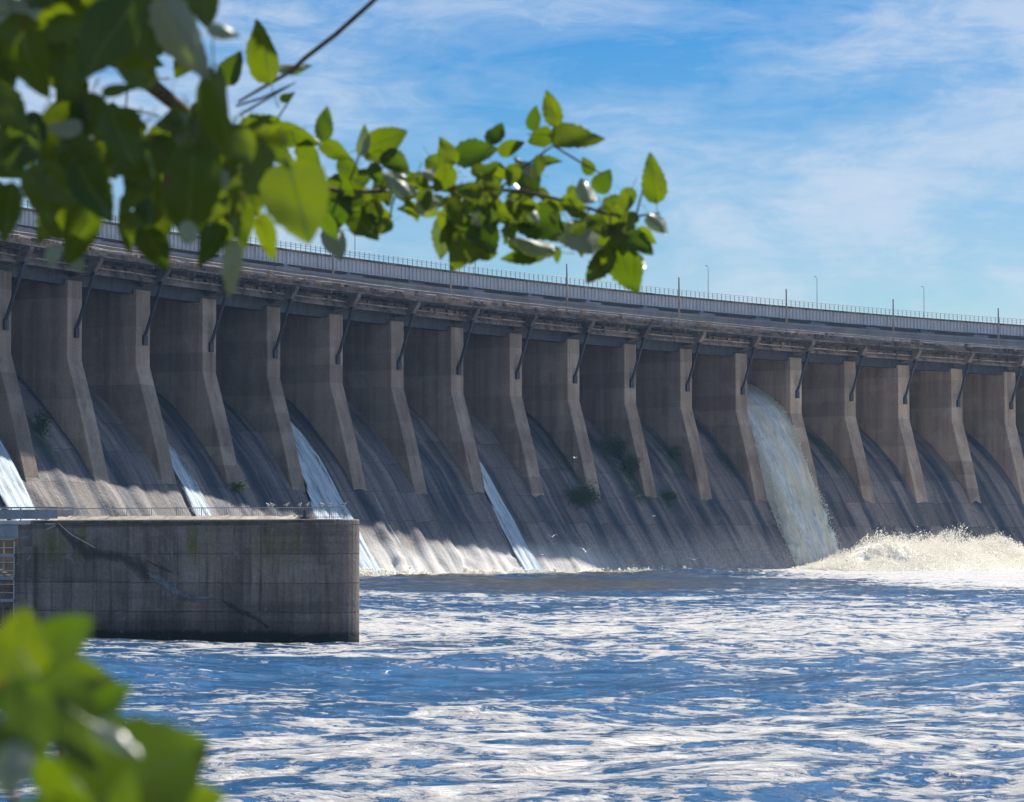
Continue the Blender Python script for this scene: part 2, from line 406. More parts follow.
M['gull_white'] = painted('white_feathers', (0.78, 0.78, 0.77), 0.05, 0.8, amount=0.0)
M['gull_grey'] = painted('grey_feathers', (0.33, 0.35, 0.38), 0.1, 0.8, amount=0.0)
M['gull_bill'] = painted('bill', (0.45, 0.22, 0.05), 0.1, 0.6, amount=0.0)


# ------------------------------------------------------------------ object helpers
def tag(o, label=None, cat=None, group=None, kind=None):
    if label:
        o['label'] = label
    if cat:
        o['category'] = cat
    if group:
        o['group'] = group
    if kind:
        o['kind'] = kind
    return o


def empty(name, loc=(0, 0, 0), rz=0.0, label=None, cat=None, group=None):
    o = bpy.data.objects.new(name, None)
    COL.objects.link(o)
    o.location = loc
    o.rotation_euler = (0, 0, rz)
    o.empty_display_size = 0.5
    return tag(o, label, cat, group)


def obj_from(name, verts, faces, mat, parent=None, smooth=False, uvs=None, attrs=None, loc=None, rot=None):
    me = bpy.data.meshes.new(name)
    me.from_pydata([tuple(v) for v in verts], [], [tuple(f) for f in faces])
    if uvs is not None:
        l = me.uv_layers.new(name='UVMap')
        idx = np.zeros(len(me.loops), dtype=np.int32)
        me.loops.foreach_get('vertex_index', idx)
        l.data.foreach_set('uv', np.asarray(uvs, dtype=np.float32)[idx].ravel())
    for k, a in (attrs or {}).items():
        ca = me.color_attributes.new(name=k, type='FLOAT_COLOR', domain='POINT')
        a = np.asarray(a, dtype=np.float32)
        ca.data.foreach_set('color', np.stack([a, a, a, np.ones_like(a)], 1).ravel())
    if smooth:
        me.polygons.foreach_set('use_smooth', [True] * len(me.polygons))
    me.materials.append(mat)
    me.update()
    o = bpy.data.objects.new(name, me)
    COL.objects.link(o)
    o.parent = parent
    if loc is not None:
        o.location = loc
    if rot is not None:
        o.rotation_euler = rot
    return o


class MB:
    """collects boxes, prisms and tubes into one mesh"""

    def __init__(self):
        self.v, self.f = [], []

    def add(self, vs, fs):
        n = len(self.v)
        self.v += [tuple(x) for x in vs]
        self.f += [tuple(i + n for i in f) for f in fs]
        return self

    def box(self, x0, x1, y0, y1, z0, z1):
        vs = [(x, y, z) for z in (z0, z1) for y in (y0, y1) for x in (x0, x1)]
        return self.add(vs, [(0, 2, 3, 1), (4, 5, 7, 6), (0, 1, 5, 4), (2, 6, 7, 3), (0, 4, 6, 2), (1, 3, 7, 5)])

    def prism_y(self, prof, y0, y1):
        """profile [(x,z)] extruded along y"""
        n = len(prof)
        vs = [(x, y0, z) for x, z in prof] + [(x, y1, z) for x, z in prof]
        fs = [tuple(range(n)), tuple(range(2 * n - 1, n - 1, -1))]
        fs += [(i, i + n, (i + 1) % n + n, (i + 1) % n) for i in range(n)]
        return self.add(vs, fs)

    def tube(self, pts, rad, n=8):
        pts = [Vector(p) for p in pts]
        rad = rad if hasattr(rad, '__len__') else [rad] * len(pts)
        vs, fs = [], []
        up = Vector((0.13, 0.21, 1)).normalized()
        for i, p in enumerate(pts):
            t = (pts[min(i + 1, len(pts) - 1)] - pts[max(i - 1, 0)]).normalized()
            a = t.cross(up)
            if a.length < 0.05:
                a = t.cross(Vector((1, 0, 0)))
            a.normalize()
            c = t.cross(a)
            for k in range(n):
                th = 2 * PI * k / n
                vs.append(p + (a * math.cos(th) + c * math.sin(th)) * rad[i])
        for i in range(len(pts) - 1):
            for k in range(n):
                fs.append((i * n + k, i * n + (k + 1) % n, (i + 1) * n + (k + 1) % n, (i + 1) * n + k))
        fs.append(tuple(range(n - 1, -1, -1)))
        fs.append(tuple((len(pts) - 1) * n + k for k in range(n)))
        return self.add(vs, fs)

    def build(self, name, mat, parent=None, smooth=False, bevel=0.0, **kw):
        o = obj_from(name, self.v, self.f, mat, parent, smooth, **kw)
        bm = bmesh.new()
        bm.from_mesh(o.data)
        bmesh.ops.recalc_face_normals(bm, faces=bm.faces[:])
        bm.to_mesh(o.data)
        bm.free()
        if bevel:
            md = o.modifiers.new('bevel', 'BEVEL')
            md.width = bevel
            md.segments = 2
            md.limit_method = 'ANGLE'
        return o


# ------------------------------------------------------------------ the line of the dam: an arc
X0, Y0, A0, KAP = -57.011, 393.7385, 0.433976, 0.00155584
PITCHM, PW = 16.25, 3.4
I0, I1 = -9, 25                                   # first and last pier


def arc(s, d=0.0, h=0.0):
    """point s metres along the dam, d metres downstream of its face, h metres above the river"""
    a = A0 + KAP * s
    return (X0 + (np.cos(A0) - np.cos(a)) / KAP + d * np.cos(a),
            Y0 + (np.sin(a) - np.sin(A0)) / KAP - d * np.sin(a), h + 0 * s)


def arc_rz(s):
    return -(A0 + KAP * s)


def at(u, v, D):
    """the point D metres away seen at pixel (u, v) of the photograph"""
    r = (u - 512) / FPX
    q = (401 - v) / FPX
    d = Vector((r, math.cos(PITCH) - q * math.sin(PITCH), math.sin(PITCH) + q * math.cos(PITCH))).normalized()
    return Vector((0, 0, EYE)) + d * D


S_LO, S_HI = PITCHM * I0 - 4, PITCHM * I1 + 8


def arc_strip(name, prof, mat, parent, step=4.0, s0=S_LO, s1=S_HI, closed=True, smooth=False):
    """a constant (d, h) profile swept along the arc"""
    ss = np.linspace(s0, s1, int((s1 - s0) / step) + 1)
    vs, fs = [], []
    n = len(prof)
    for s in ss:
        for d, h in prof:
            vs.append(arc(s, d, h))
    for i in range(len(ss) - 1):
        for k in range(n if closed else n - 1):
            fs.append((i * n + k, i * n + (k + 1) % n, (i + 1) * n + (k + 1) % n, (i + 1) * n + k))
    if closed:
        fs.append(tuple(range(n)))
        fs.append(tuple((len(ss) - 1) * n + k for k in range(n - 1, -1, -1)))
    mb = MB()
    mb.add(vs, fs)
    return mb.build(name, mat, parent, smooth)


# ------------------------------------------------------------------ water
AP = [(-19, 30.2), (-16, 30.5), (-13, 29.4), (-9, 27), (-5, 24), (-1.3, 20.2), (1.2, 17.2), (3, 14.7), (4.6, 12), (8, 6.7), (10.4, 3.1), (12.5, 0), (16, -5)]
# smooth the apron profile
ap_len = np.concatenate([[0], np.cumsum(np.hypot(np.diff([p[0] for p in AP]), np.diff([p[1] for p in AP])))])


def apron_at(t):
    """(d, h) at slope length t"""
    d = sum(np.interp(t + o, ap_len, [p[0] for p in AP]) for o in (-1.2, -0.6, 0, 0.6, 1.2)) / 5
    h = sum(np.interp(t + o, ap_len, [p[1] for p in AP]) for o in (-1.2, -0.6, 0, 0.6, 1.2)) / 5
    return d, h


def t_of_h(h):
    tt = np.linspace(3, ap_len[-1], 600)
    hh = apron_at(tt)[1]
    return np.interp(-h, -hh, tt)


def ramp_np(x, a, b):
    return np.clip((x - a) / (b - a), 0, 1)


def vnoise(x, y, seed, scale):
    """cheap smooth value noise on arrays"""
    r = np.random.default_rng(seed)
    T = r.random((256, 256)).astype(np.float32)
    fx, fy = x / scale, y / scale
    ix, iy = np.floor(fx).astype(int), np.floor(fy).astype(int)
    tx, ty = fx - ix, fy - iy
    tx, ty = tx * tx * (3 - 2 * tx), ty * ty * (3 - 2 * ty)
    g = lambda a, b: T[a % 256, b % 256]
    return (g(ix, iy) * (1 - tx) + g(ix + 1, iy) * tx) * (1 - ty) + (g(ix, iy + 1) * (1 - tx) + g(ix + 1, iy + 1) * tx) * ty


def arc_inverse(x, y):
    """(s, d) of ground points"""
    cx, cy = X0 + np.cos(A0) / KAP, Y0 - np.sin(A0) / KAP
    dx, dy = x - cx, y - cy
    r = np.hypot(dx, dy)
    a = np.arctan2(dy, -dx)
    return (a - A0) / KAP, 1 / KAP - r


def build_river():
    xs = np.concatenate([np.arange(-1500, -130, 40), np.arange(-130, 175, 0.62), np.arange(175, 1600, 40)])
    ys = [-400, -150, -40, 0, 20, 36]
    y = 46.0
    while y < 640:
        ys.append(y)
        y += 0.24 + 0.0016 * y
    ys = np.array(ys + [700, 800, 1000, 1500])
    X, Y = np.meshgrid(xs, ys)
    Z = np.zeros_like(X)
    r = np.random.default_rng(3)
    for k in range(46):
        lam = 2.2 * (1.085 ** k)
        th = r.normal(1.9, 0.75)
        ph = r.random() * 6.28
        amp = 0.0072 * lam ** 0.55
        ph2 = 2.5 * vnoise(X, Y, 50 + k % 7, lam * 4)
        q = np.sin((X * np.cos(th) + Y * np.sin(th)) * 2 * PI / lam + ph + ph2 * 3)
        Z += amp * (1 - np.abs(q) * 1.3 if k % 2 else q)
    S, D = arc_inverse(X, Y)
    near = np.exp(-((D - 26) / 16.0) ** 2)
    chop = vnoise(X, Y, 11, 3.0) + 0.6 * vnoise(X, Y, 12, 1.5) + 1.2 * vnoise(X, Y, 13, 8.0) - 1.4
    Z += 0.55 * near * chop + 0.10 * chop
    mask = (np.abs(X) < 190) & (Y > 38) & (Y < 640)
    Z = np.where(mask, np.clip(Z - 0.1, -1.2, 1.4), 0)
    # how much foam lies where: the plunge pool, the slick behind it, streets of foam drifting away
    toe = np.exp(-((D - 14) / 3.0) ** 2) * (0.35 + 0.9 * ramp_np(vnoise(S, D, 5, 9), 0.35, 0.8))
    belt = np.exp(-((Y - 195) / 70.0) ** 2)
    right = ramp_np(X, -40, 60)
    lowf = vnoise(X, Y, 21, 34) * 0.6 + vnoise(X, Y, 22, 13) * 0.4
    gap = ramp_np(Y, 255, 330) * ramp_np(70 - X, 0, 55)
    F = 0.56 + 0.15 * belt * (0.5 + 0.5 * right) + 0.5 * toe - 0.34 * gap + 0.50 * (lowf - 0.5) + 0.04 * ramp_np(150 - Y, 0, 60)
    F += 0.55 * np.exp(-((S - 215) / 45.0) ** 2 - ((D - 24) / 26.0) ** 2)
    F += 0.05 * np.exp(-((X + 10) / 30) ** 2 - ((Y - 140) / 40) ** 2) - 0.2 * np.exp(-((X + 16) / 12) ** 2 - ((Y - 141) / 5) ** 2)
    F += 0.7 * ramp_np(X, 15, 75) * ramp_np(Y, 300, 345) * ramp_np(D, 14, 20)
    F = np.clip(F, 0, 1)
    n, mcol = X.shape
    V = np.stack([X.ravel(), Y.ravel(), Z.ravel()], 1)
    idx = np.arange(n * mcol).reshape(n, mcol)
    Fc = np.stack([idx[:-1, :-1], idx[:-1, 1:], idx[1:, 1:], idx[1:, :-1]], -1).reshape(-1, 4)
    me = bpy.data.meshes.new('river')
    me.vertices.add(len(V))
    me.vertices.foreach_set('co', V.astype(np.float32).ravel())
    me.loops.add(Fc.size)
    me.loops.foreach_set('vertex_index', Fc.astype(np.int32).ravel())
    me.polygons.add(len(Fc))
    me.polygons.foreach_set('loop_start', np.arange(0, Fc.size, 4, dtype=np.int32))
    me.polygons.foreach_set('use_smooth', np.ones(len(Fc), dtype=bool))
    ca = me.color_attributes.new(name='foam', type='FLOAT_COLOR', domain='POINT')
    f = F.ravel().astype(np.float32)
    ca.data.foreach_set('color', np.stack([f, f, f, np.ones_like(f)], 1).ravel())
    SI = np.clip(0.9 * gap * ramp_np(vnoise(X, Y, 41, 14), 0.15, 0.6) + 0.6 * np.exp(-((X + 16) / 14) ** 2 - ((Y - 138) / 5) ** 2), 0, 1)
    f = SI.ravel().astype(np.float32)
    cb = me.color_attributes.new(name='silt', type='FLOAT_COLOR', domain='POINT')
    cb.data.foreach_set('color', np.stack([f, f, f, np.ones_like(f)], 1).ravel())
    me.materials.append(M['water'])
    me.update(calc_edges=True)
    me.validate()
    o = bpy.data.objects.new('river', me)
    COL.objects.link(o)
    tag(o, kind='structure')


build_river()

# river bank under the camera, out of the picture
bx = np.linspace(-40, 40, 81)
by = np.linspace(-30, 20, 51)
BX, BY = np.meshgrid(bx, by)


def bank_h(x, y):
    return 2.75 + 0.03 * np.clip(-y, 0, 30) - np.clip(y - 2.5, 0, 30) * 0.36 + 0.25 * (vnoise(x, y, 31, 3.0) - 0.5)


BZ = bank_h(BX, BY)
ii = np.arange(BX.size).reshape(BX.shape)
o = obj_from('river_bank', np.stack([BX.ravel(), BY.ravel(), BZ.ravel()], 1),
             np.stack([ii[:-1, :-1], ii[:-1, 1:], ii[1:, 1:], ii[1:, :-1]], -1).reshape(-1, 4), M['bank'], smooth=True)
tag(o, kind='structure')

# ------------------------------------------------------------------ the dam
dam = empty('dam', arc(100.0, -8, 0), 0, 'long curved concrete dam with tall piers and sloping spillway bays', 'dam')
DAM_INV = Matrix.Translation(-Vector(dam.location))


def adopt(o, parent):
    """parent in world space, leaving the part where it stands"""
    o.parent = parent
    o.matrix_parent_inverse = Matrix.Translation(-Vector(parent.location)) if parent.rotation_euler.z == 0 else (Matrix.Translation(Vector(parent.location)) @ Matrix.Rotation(parent.rotation_euler.z, 4, 'Z')).inverted()
    return o


# spillway apron: one sheet with real unevenness and a raised rib under each pier
ss = np.arange(S_LO, S_HI, 0.55)
tt = np.concatenate([np.arange(1.5, ap_len[-1], 0.6)])
Sg, Tg = np.meshgrid(ss, tt)
Dg, Hg = apron_at(Tg)
ph = np.mod(Sg, PITCHM)
rib = ramp_np(ph, 0.1, 0.7) * ramp_np(3.3 - ph, 0.0, 0.6)
rib2 = np.exp(-((ph - 9.2 - 1.2 * np.sin(np.floor(Sg / PITCHM) * 2.1)) / 1.3) ** 2) * (0.5 + 0.5 * np.sin(np.floor(Sg / PITCHM) * 3.7))
lump = 0.22 * (vnoise(Sg, Tg, 61, 2.0) - 0.5) + 0.4 * (vnoise(Sg, Tg, 62, 7.0) - 0.5) + 0.35 * (vnoise(Sg * 2.2, Tg * 0.25, 63, 3.0) - 0.5)
low = ramp_np(Tg, t_of_h(13.0), t_of_h(10.0))
off = lump + rib * 0.32 * low + rib2 * 0.35 + 0.25 * (ramp_np(vnoise(Sg, Tg, 66, 5.0), 0.5, 0.56) - 0.5) * ramp_np(Tg, t_of_h(5.5), t_of_h(3.5))
nd, nh = 0.80, 0.60
Xg, Yg, _ = arc(Sg, Dg + off * nd)
Zg = Hg + off * nh
# moss and weeds grow where pier and apron meet in some bays
moss = np.zeros_like(Sg)
for s_, h0, h1, w_ in ((144.5, 21.5, 12.5, 3.4), (160.8, 22, 17, 2.6), (-7, 21, 15, 2.2), (129.5, 20.5, 16, 1.8), (209, 24, 19, 2.0), (152.5, 13, 11, 1.8), (176.8, 20.5, 18, 1.4)):
    moss = np.maximum(moss, np.exp(-((Sg - s_) / w_) ** 2) * ramp_np(Zg, h1 - 1.5, h1) * ramp_np(h0 + 1.5 - Zg, 0, 1.5))
ii = np.arange(Sg.size).reshape(Sg.shape)
o = obj_from('spillway_apron', np.stack([Xg.ravel(), Yg.ravel(), Zg.ravel()], 1),
             np.stack([ii[:-1, :-1], ii[1:, :-1], ii[1:, 1:], ii[:-1, 1:]], -1).reshape(-1, 4), M['apron'],
             smooth=True, uvs=np.stack([Sg.ravel(), Tg.ravel()], 1), attrs={'moss': moss.ravel(), 'sunlit_wash': (ramp_np(132 - Sg, 0, 12) * ramp_np(4.2 + 1.8 * vnoise(Sg, Tg, 67, 3.0) - Zg, 0, 2.5) * (0.4 + 0.6 * vnoise(Sg, Tg * 0.4, 68, 4.0))).ravel()})
adopt(o, dam)
adopt(arc_strip('dam_body', [(-18, 29.2), (-18, -6), (-24, -6), (-24, 29.2)], M['pier'], None), dam)

# piers: one mesh in the pier's own axes (x downstream, y along the dam)
pm = MB()
pm.prism_y([(0, 38.6), (0, 28.4), (1.25, 24.2), (2.65, 19.3), (4.5, 11.9), (4.15, 10.6), (-19, 26.5), (-19, 38.6)], 0, PW)
pier0 = pm.build('pier', M['pier'], None, bevel=0.12)
pier0.data.materials.append(M['nose'])
for pg in pier0.data.polygons:
    if pg.normal.x > 0.7:
        pg.material_index = 1
# cantilever brackets under the added slab, each on a raking strut
bk = MB().prism_y([(-0.6, 41.42), (3.9, 41.42), (3.9, 41.0), (2.9, 39.6), (-0.6, 39.0)], -0.45, 0.45)
bracket0 = bk.build('cantilever_bracket', M['deck'], None, bevel=0.04)
stm = MB().tube([(0.05, 0, 32.0), (2.75, 0, 39.5)], 0.24, 8).box(-0.05, 0.35, -0.42, 0.42, 31.2, 32.5).box(2.35, 3.0, -0.3, 0.3, 39.2, 39.62)
strut0 = stm.build('strut', M['steel_dark'], None)
gt = MB().box(-14.6, -14.2, 0.02, PITCHM - PW - 0.02, 30.2, 39.3)
for k in range(5):
    gt.box(-14.2, -13.7, 0.05, PITCHM - PW - 0.05, 31 + k * 1.8, 31.35 + k * 1.8)
gate0 = gt.build('sluice_gate', M['steel_dark'], None)
first = True
for i in range(I0, I1 + 1):
    s = PITCHM * i
    p = pier0 if first else pier0.copy()
    br = bracket0 if first else bracket0.copy()
    sr = strut0 if first else strut0.copy()
    ga = gate0 if first else gate0.copy()
    if not first:
        for q in (p, br, sr, ga):
            COL.objects.link(q)
    rz = arc_rz(s + PW / 2)
    p.location = arc(s, 0, 0)
    p.rotation_euler = (0, 0, rz)
    br.location = arc(s + PW / 2 + 0.15, 0, 0)
    br.rotation_euler = (0, 0, rz)
    ga.location = arc(s + PW, 0, 0)
    ga.rotation_euler = (0, 0, arc_rz(s + PW / 2 + PITCHM / 2))
    for q in (p, br, ga):
        q.parent = dam
        q.matrix_parent_inverse = DAM_INV
    sr.parent = br
    first = False

# deck: slab with cornice, a recessed beam in its shade, walkway rails, parapet of the old road
adopt(arc_strip('deck_slab', [(-24, 39.75), (1.55, 39.75), (1.55, 39.45), (1.95, 39.45), (1.95, 39.85), (1.70, 39.85), (1.70, 41.45), (2.05, 41.5), (2.05, 42.0), (1.4, 42.0), (1.4, 42.55), (-24, 42.55)], M['deck'], None), dam)
adopt(arc_strip('crane_beam', [(-2.6, 38.0), (-0.5, 38.0), (-0.5, 39.7), (-2.6, 39.7)], M['steel_dark'], None), dam)
adopt(arc_strip('parapet', [(-10.2, 42.5), (-9.6, 42.5), (-9.5, 45.5), (-9.3, 45.5), (-9.3, 45.95), (-10.3, 45.95)], M['shelter'], None), dam)
adopt(arc_strip('shadow_edge_slab', [(1.9, 41.46), (3.95, 41.46), (3.95, 41.7), (1.9, 41.7)], M['deck'], None), dam)  # slab added along the bracket tops so the deck's shadow edge falls straight
for d_, h_, r_p in ((2.0, 40.35, 0.13), (2.15, 40.95, 0.09), (3.7, 41.3, 0.10)):
    adopt(MB().tube([arc(s, d_, h_ + 0.03 * math.sin(s * 1.7)) for s in np.arange(S_LO, S_HI, 2.7)], r_p, 7).build('pipe', M['rust'] if r_p > 0.1 else M['steel_dark'], None, smooth=True), dam)
jb, rj = MB(), np.random.default_rng(12)
for s in np.arange(S_LO, S_HI, 1.81):
    x, y, z = arc(s, 1.75, 41.45)
    T = Matrix.Translation((x, y, z)) @ Matrix.Rotation(arc_rz(s), 4, 'Z')
    dp = rj.uniform(0.25, 0.55)
    loc = MB().box(0, rj.uniform(1.6, 2.1), -0.12, 0.12, -dp, -0.003)
    if rj.random() < 0.28:
        a0_ = rj.uniform(-0.6, 0)
        loc.box(0.0, rj.uniform(0.15, 0.5), a0_, a0_ + rj.uniform(0.5, 1.2), -rj.uniform(0.8, 1.5), -0.56)
    jb.add([T @ Vector(v) for v in loc.v], loc.f)
adopt(jb.build('slab_joist', M['deck'], None), dam)['kind'] = 'stuff'
rl = MB()
rr = np.random.default_rng(9)
for hgt, d_ in ((42.95, 1.65), (43.4, 1.6), (42.8, -2.2), (43.5, -2.2)):
    pts = [arc(s, d_ + rr.normal(0, 0.02), hgt + rr.normal(0, 0.03)) for s in np.arange(S_LO, S_HI, 2.2)]
    rl.tube(pts, 0.055, 6)
for s in np.arange(S_LO, S_HI, 2.2):
    x, y, z = arc(s, 1.6, 42.5)
    rl.tube([(x, y, z), (x, y, z + 0.95)], 0.045, 6)
adopt(rl.build('walkway_railing', M['rust'], None), dam)
# clutter lying along the deck edge: planks, pipe runs, boxes, hatch slabs
ck, cw = MB(), MB()
for s in np.arange(S_LO, S_HI, 1.35):
    ln_, wd_, hh_ = rr.uniform(0.4, 3.2), rr.uniform(0.15, 0.8), rr.uniform(0.08, 0.5) * (1 if rr.random() < 0.8 else 2.4)
    d_ = rr.uniform(-1.2, 1.2)
    x, y, z = arc(s, d_, 42.56)
    a = arc_rz(s) + rr.normal(0, 0.06)
    T = Matrix.Translation((x, y, z)) @ Matrix.Rotation(a, 4, 'Z')
    tgt = ck if rr.random() < 0.55 else cw
    loc = MB().box(-wd_ / 2, wd_ / 2, -ln_ / 2, ln_ / 2, 0, hh_)
    tgt.add([T @ Vector(v) for v in loc.v], loc.f)
for s in np.arange(S_LO, S_HI, 4.06):
    x, y, z = arc(s, 1.72, 40.0)
    T = Matrix.Translation((x, y, z)) @ Matrix.Rotation(arc_rz(s), 4, 'Z')
    if rr.random() < 0.6:
        loc = MB().box(-0.02, rr.uniform(0.05, 0.25), -rr.uniform(0.15, 0.5), 0.4, rr.uniform(0, 0.5), rr.uniform(0.7, 1.4))
        ck.add([T @ Vector(v) for v in loc.v], loc.f)
adopt(ck.build('deck_rubble', M['deck'], None), dam)['kind'] = 'stuff'
adopt(cw.build('deck_timber', M['wood'], None), dam)['kind'] = 'stuff'

# ------------------------------------------------------------------ the steel road bridge above the deck
bridge = empty('road_bridge', arc(100.0, -18, 42.55), 0, 'pale steel girder road bridge running along the top of the dam', 'bridge')
gb = MB()
gs = np.arange(S_LO, S_HI, 1.0)


def sweep(mb, prof, s0=S_LO, s1=S_HI, step=4.0):
    ss = np.linspace(s0, s1, int((s1 - s0) / step) + 1)
    n = len(prof)
    vs = [arc(s, d, h) for s in ss for d, h in prof]
    fs = [(i * n + k, i * n + (k + 1) % n, (i + 1) * n + (k + 1) % n, (i + 1) * n + k) for i in range(len(ss) - 1) for k in range(n)]
    fs += [tuple(range(n)), tuple((len(ss) - 1) * n + k for k in range(n - 1, -1, -1))]
    mb.add(vs, fs)


GB, GT = 47.25, 49.25
sweep(gb, [(-14.25, GB + 0.05), (-14.2, GB + 0.05), (-14.2, GT), (-14.25, GT)])
sweep(gb, [(-14.5, GB), (-13.95, GB), (-13.95, GB + 0.06), (-14.5, GB + 0.06)])
for s in gs:
    x, y, z = arc(s, -14.1, 0)
    T = Matrix.Translation((x, y, z)) @ Matrix.Rotation(arc_rz(s), 4, 'Z')
    k = 2.2 if int(round(s - gs[0])) % 8 == 0 else 1.0
    loc = MB().box(-0.1, 0.1 * k, -0.025 * k, 0.025 * k, GB + 0.06, GT - 0.01)
    gb.add([T @ Vector(v) for v in loc.v], loc.f)
adopt(gb.build('girder', M['girder'], None), bridge)
g2 = MB()
sweep(g2, [(-24.3, GB), (-23.9, GB), (-23.9, GT), (-24.3, GT)])
adopt(g2.build('girder', M['girder'], None), bridge)
bd = MB()
sweep(bd, [(-26, GT), (-13.75, GT), (-13.75, GT + 0.28), (-26, GT + 0.28)])
adopt(bd.build('bridge_deck', M['deck'], None), bridge)
for side in (-13.9, -25.8):
    br = MB()
    sr_ = np.arange(S_LO, S_HI, 1.27)
    for hh in (0.45, 0.8, 1.15):
        br.tube([arc(s, side, GT + 0.28 + hh) for s in np.arange(S_LO, S_HI, 3.0)], 0.03 if hh < 1 else 0.045, 5)
    for s in sr_:
        x, y, z = arc(s, side, GT + 0.25)
        br.tube([(x, y, z), (x, y, z + 1.2)], 0.055, 5)
    adopt(br.build('bridge_railing', M['steel_grey'], None), bridge)
bp = MB().box(-1.4, 1.4, -1.1, 1.1, 0, 3.6).box(-1.6, 1.6, -2.2, 2.2, 3.6, 4.2).box(-0.4, 0.4, -0.5, 0.5, 4.2, GB - 42.55)
bp0 = bp.build('bearing_pier', M['shelter'], None)
first = True
for i in range(I0, I1 + 1):
    s = PITCHM * i + 8.4
    for d_ in (-14.4, -24.0):
        q = bp0 if first else bp0.copy()
        if not first:
            COL.objects.link(q)
        q.location = arc(s, d_, 42.55)
        q.rotation_euler = (0, 0, arc_rz(s))
        adopt(q, bridge)
        first = False

# ------------------------------------------------------------------ poles on the deck edge and lamps on the bridge
pp = MB().tube([(0, 0, 0), (0, 0, 8.5)], [0.20, 0.13], 10)
pmesh = pp.build('pole_shaft', M['pole'], None, smooth=True)
pcap = MB().box(-0.35, 0.35, -0.35, 0.35, 0, 0.35).build('base_plinth', M['deck'], None, bevel=0.03)
plabels = {
    3: 'grey deck pole rising beside the white hanging leaf',
    5: 'grey deck pole below the dark tuft of leaves in mid sprig',
    7: 'grey deck pole just under the lowest leaves of the sprig tip',
    9: 'grey deck pole standing clear of leaves, first past the sprig tip',
    11: 'grey deck pole almost above the big brownish water jet',
    13: 'grey deck pole two bays past the water jet, before the last one',
    15: 'grey deck pole nearest the right end of the visible bridge',
}
POLE_S = {3: 67.2, 5: 98.8, 7: 131.2, 9: 163.5, 11: 195.2, 13: 227.4, 15: 259.5}
first = True
for k, s in POLE_S.items():
    t = empty('utility_pole', arc(s, -1, 42.55), arc_rz(s), plabels[k], 'pole', 'poles along the deck edge')
    a, c = (pmesh, pcap) if first else (pmesh.copy(), pcap.copy())
    if not first:
        COL.objects.link(a)
        COL.objects.link(c)
    a.parent = t
    c.parent = t
    first = False
lm = MB().tube([(0, 0, 0), (0, 0, 6.6), (0.05, 0, 6.95), (0.25, 0, 7.1)], [0.08, 0.05, 0.045, 0.04], 8).build('lamp_pole', M['steel_grey'], None, smooth=True)
lh = MB().prism_y([(0.2, 7.04), (0.62, 7.08), (0.65, 7.14), (0.22, 7.18)], -0.1, 0.1).build('lamp_head', M['steel_dark'], None)
llabels = ['thin street lamp on the bridge behind the thin pendant leaves', 'thin street lamp on the bridge under the dark leaf tuft',
           'thin street lamp on the bridge, first one clear of the leaves',
           'thin street lamp on the bridge right of the water jet', 'thin street lamp on the bridge closest to the right edge']
first = True
for k, s in enumerate((100.5, 132.4, 197.5, 229.1, 260.7)):
    t = empty('street_lamp', arc(s, -21, GT + 0.28), arc_rz(s) + PI, llabels[k], 'lamp', 'street lamps on the bridge')
    a, c = (lm, lh) if first else (lm.copy(), lh.copy())
    if not first:
        COL.objects.link(a)
        COL.objects.link(c)
    a.parent = t
    c.parent = t
    first = False


# ------------------------------------------------------------------ water on the spillway
def stream(name, label, sl, sr, h_top, bot=-0.6, lift=0.22, seed=0, nu=26, soft_l=1.0, soft_r=1.0):
    """thin white sheet running down the apron; sl / sr are (h, s) polylines of its rims"""
    t0, t1 = t_of_h(h_top), t_of_h(bot)
    T = np.linspace(t0, t1, int((t1 - t0) / 0.4))
    U = np.linspace(0, 1, nu)
    Ug, Tg = np.meshgrid(U, T)
    d, h = apron_at(Tg)
    l = np.interp(-h, [-a for a, _ in sl], [c for _, c in sl])
    r = np.interp(-h, [-a for a, _ in sr], [c for _, c in sr])
    S = l + (r - l) * Ug
    l = l + 0.9 * (vnoise(Tg * 0 + seed * 7.3, Tg, 171 + seed, 1.6) - 0.5)
    r = r + 0.9 * (vnoise(Tg * 0 + seed * 3.1, Tg, 181 + seed, 1.6) - 0.5)
    bulge = np.minimum(1, np.minimum(Ug, 1 - Ug) * 6)
    off = 0.30 + lift * bulge + 0.30 * (vnoise(S * 3, Tg * 0.5, 70 + seed, 2.0) - 0.5)
    X, Y, _ = arc(S, d + off * nd)
    Z = h + off * nh
    edge = np.minimum(np.clip(Ug * (r - l) / soft_l, 0, 1), np.clip((1 - Ug) * (r - l) / soft_r, 0, 1))
    edge *= ramp_np(Tg, t0, t0 + 5.0)
    ii = np.arange(S.size).reshape(S.shape)
    o = obj_from(name, np.stack([X.ravel(), Y.ravel(), Z.ravel()], 1), np.stack([ii[:-1, :-1], ii[1:, :-1], ii[1:, 1:], ii[:-1, 1:]], -1).reshape(-1, 4),
                 M['stream'], smooth=True, uvs=np.stack([S.ravel(), Tg.ravel()], 1), attrs={'edge': edge.ravel()})
    tag(o, label, 'water stream', 'white streams on the spillway')
    return o


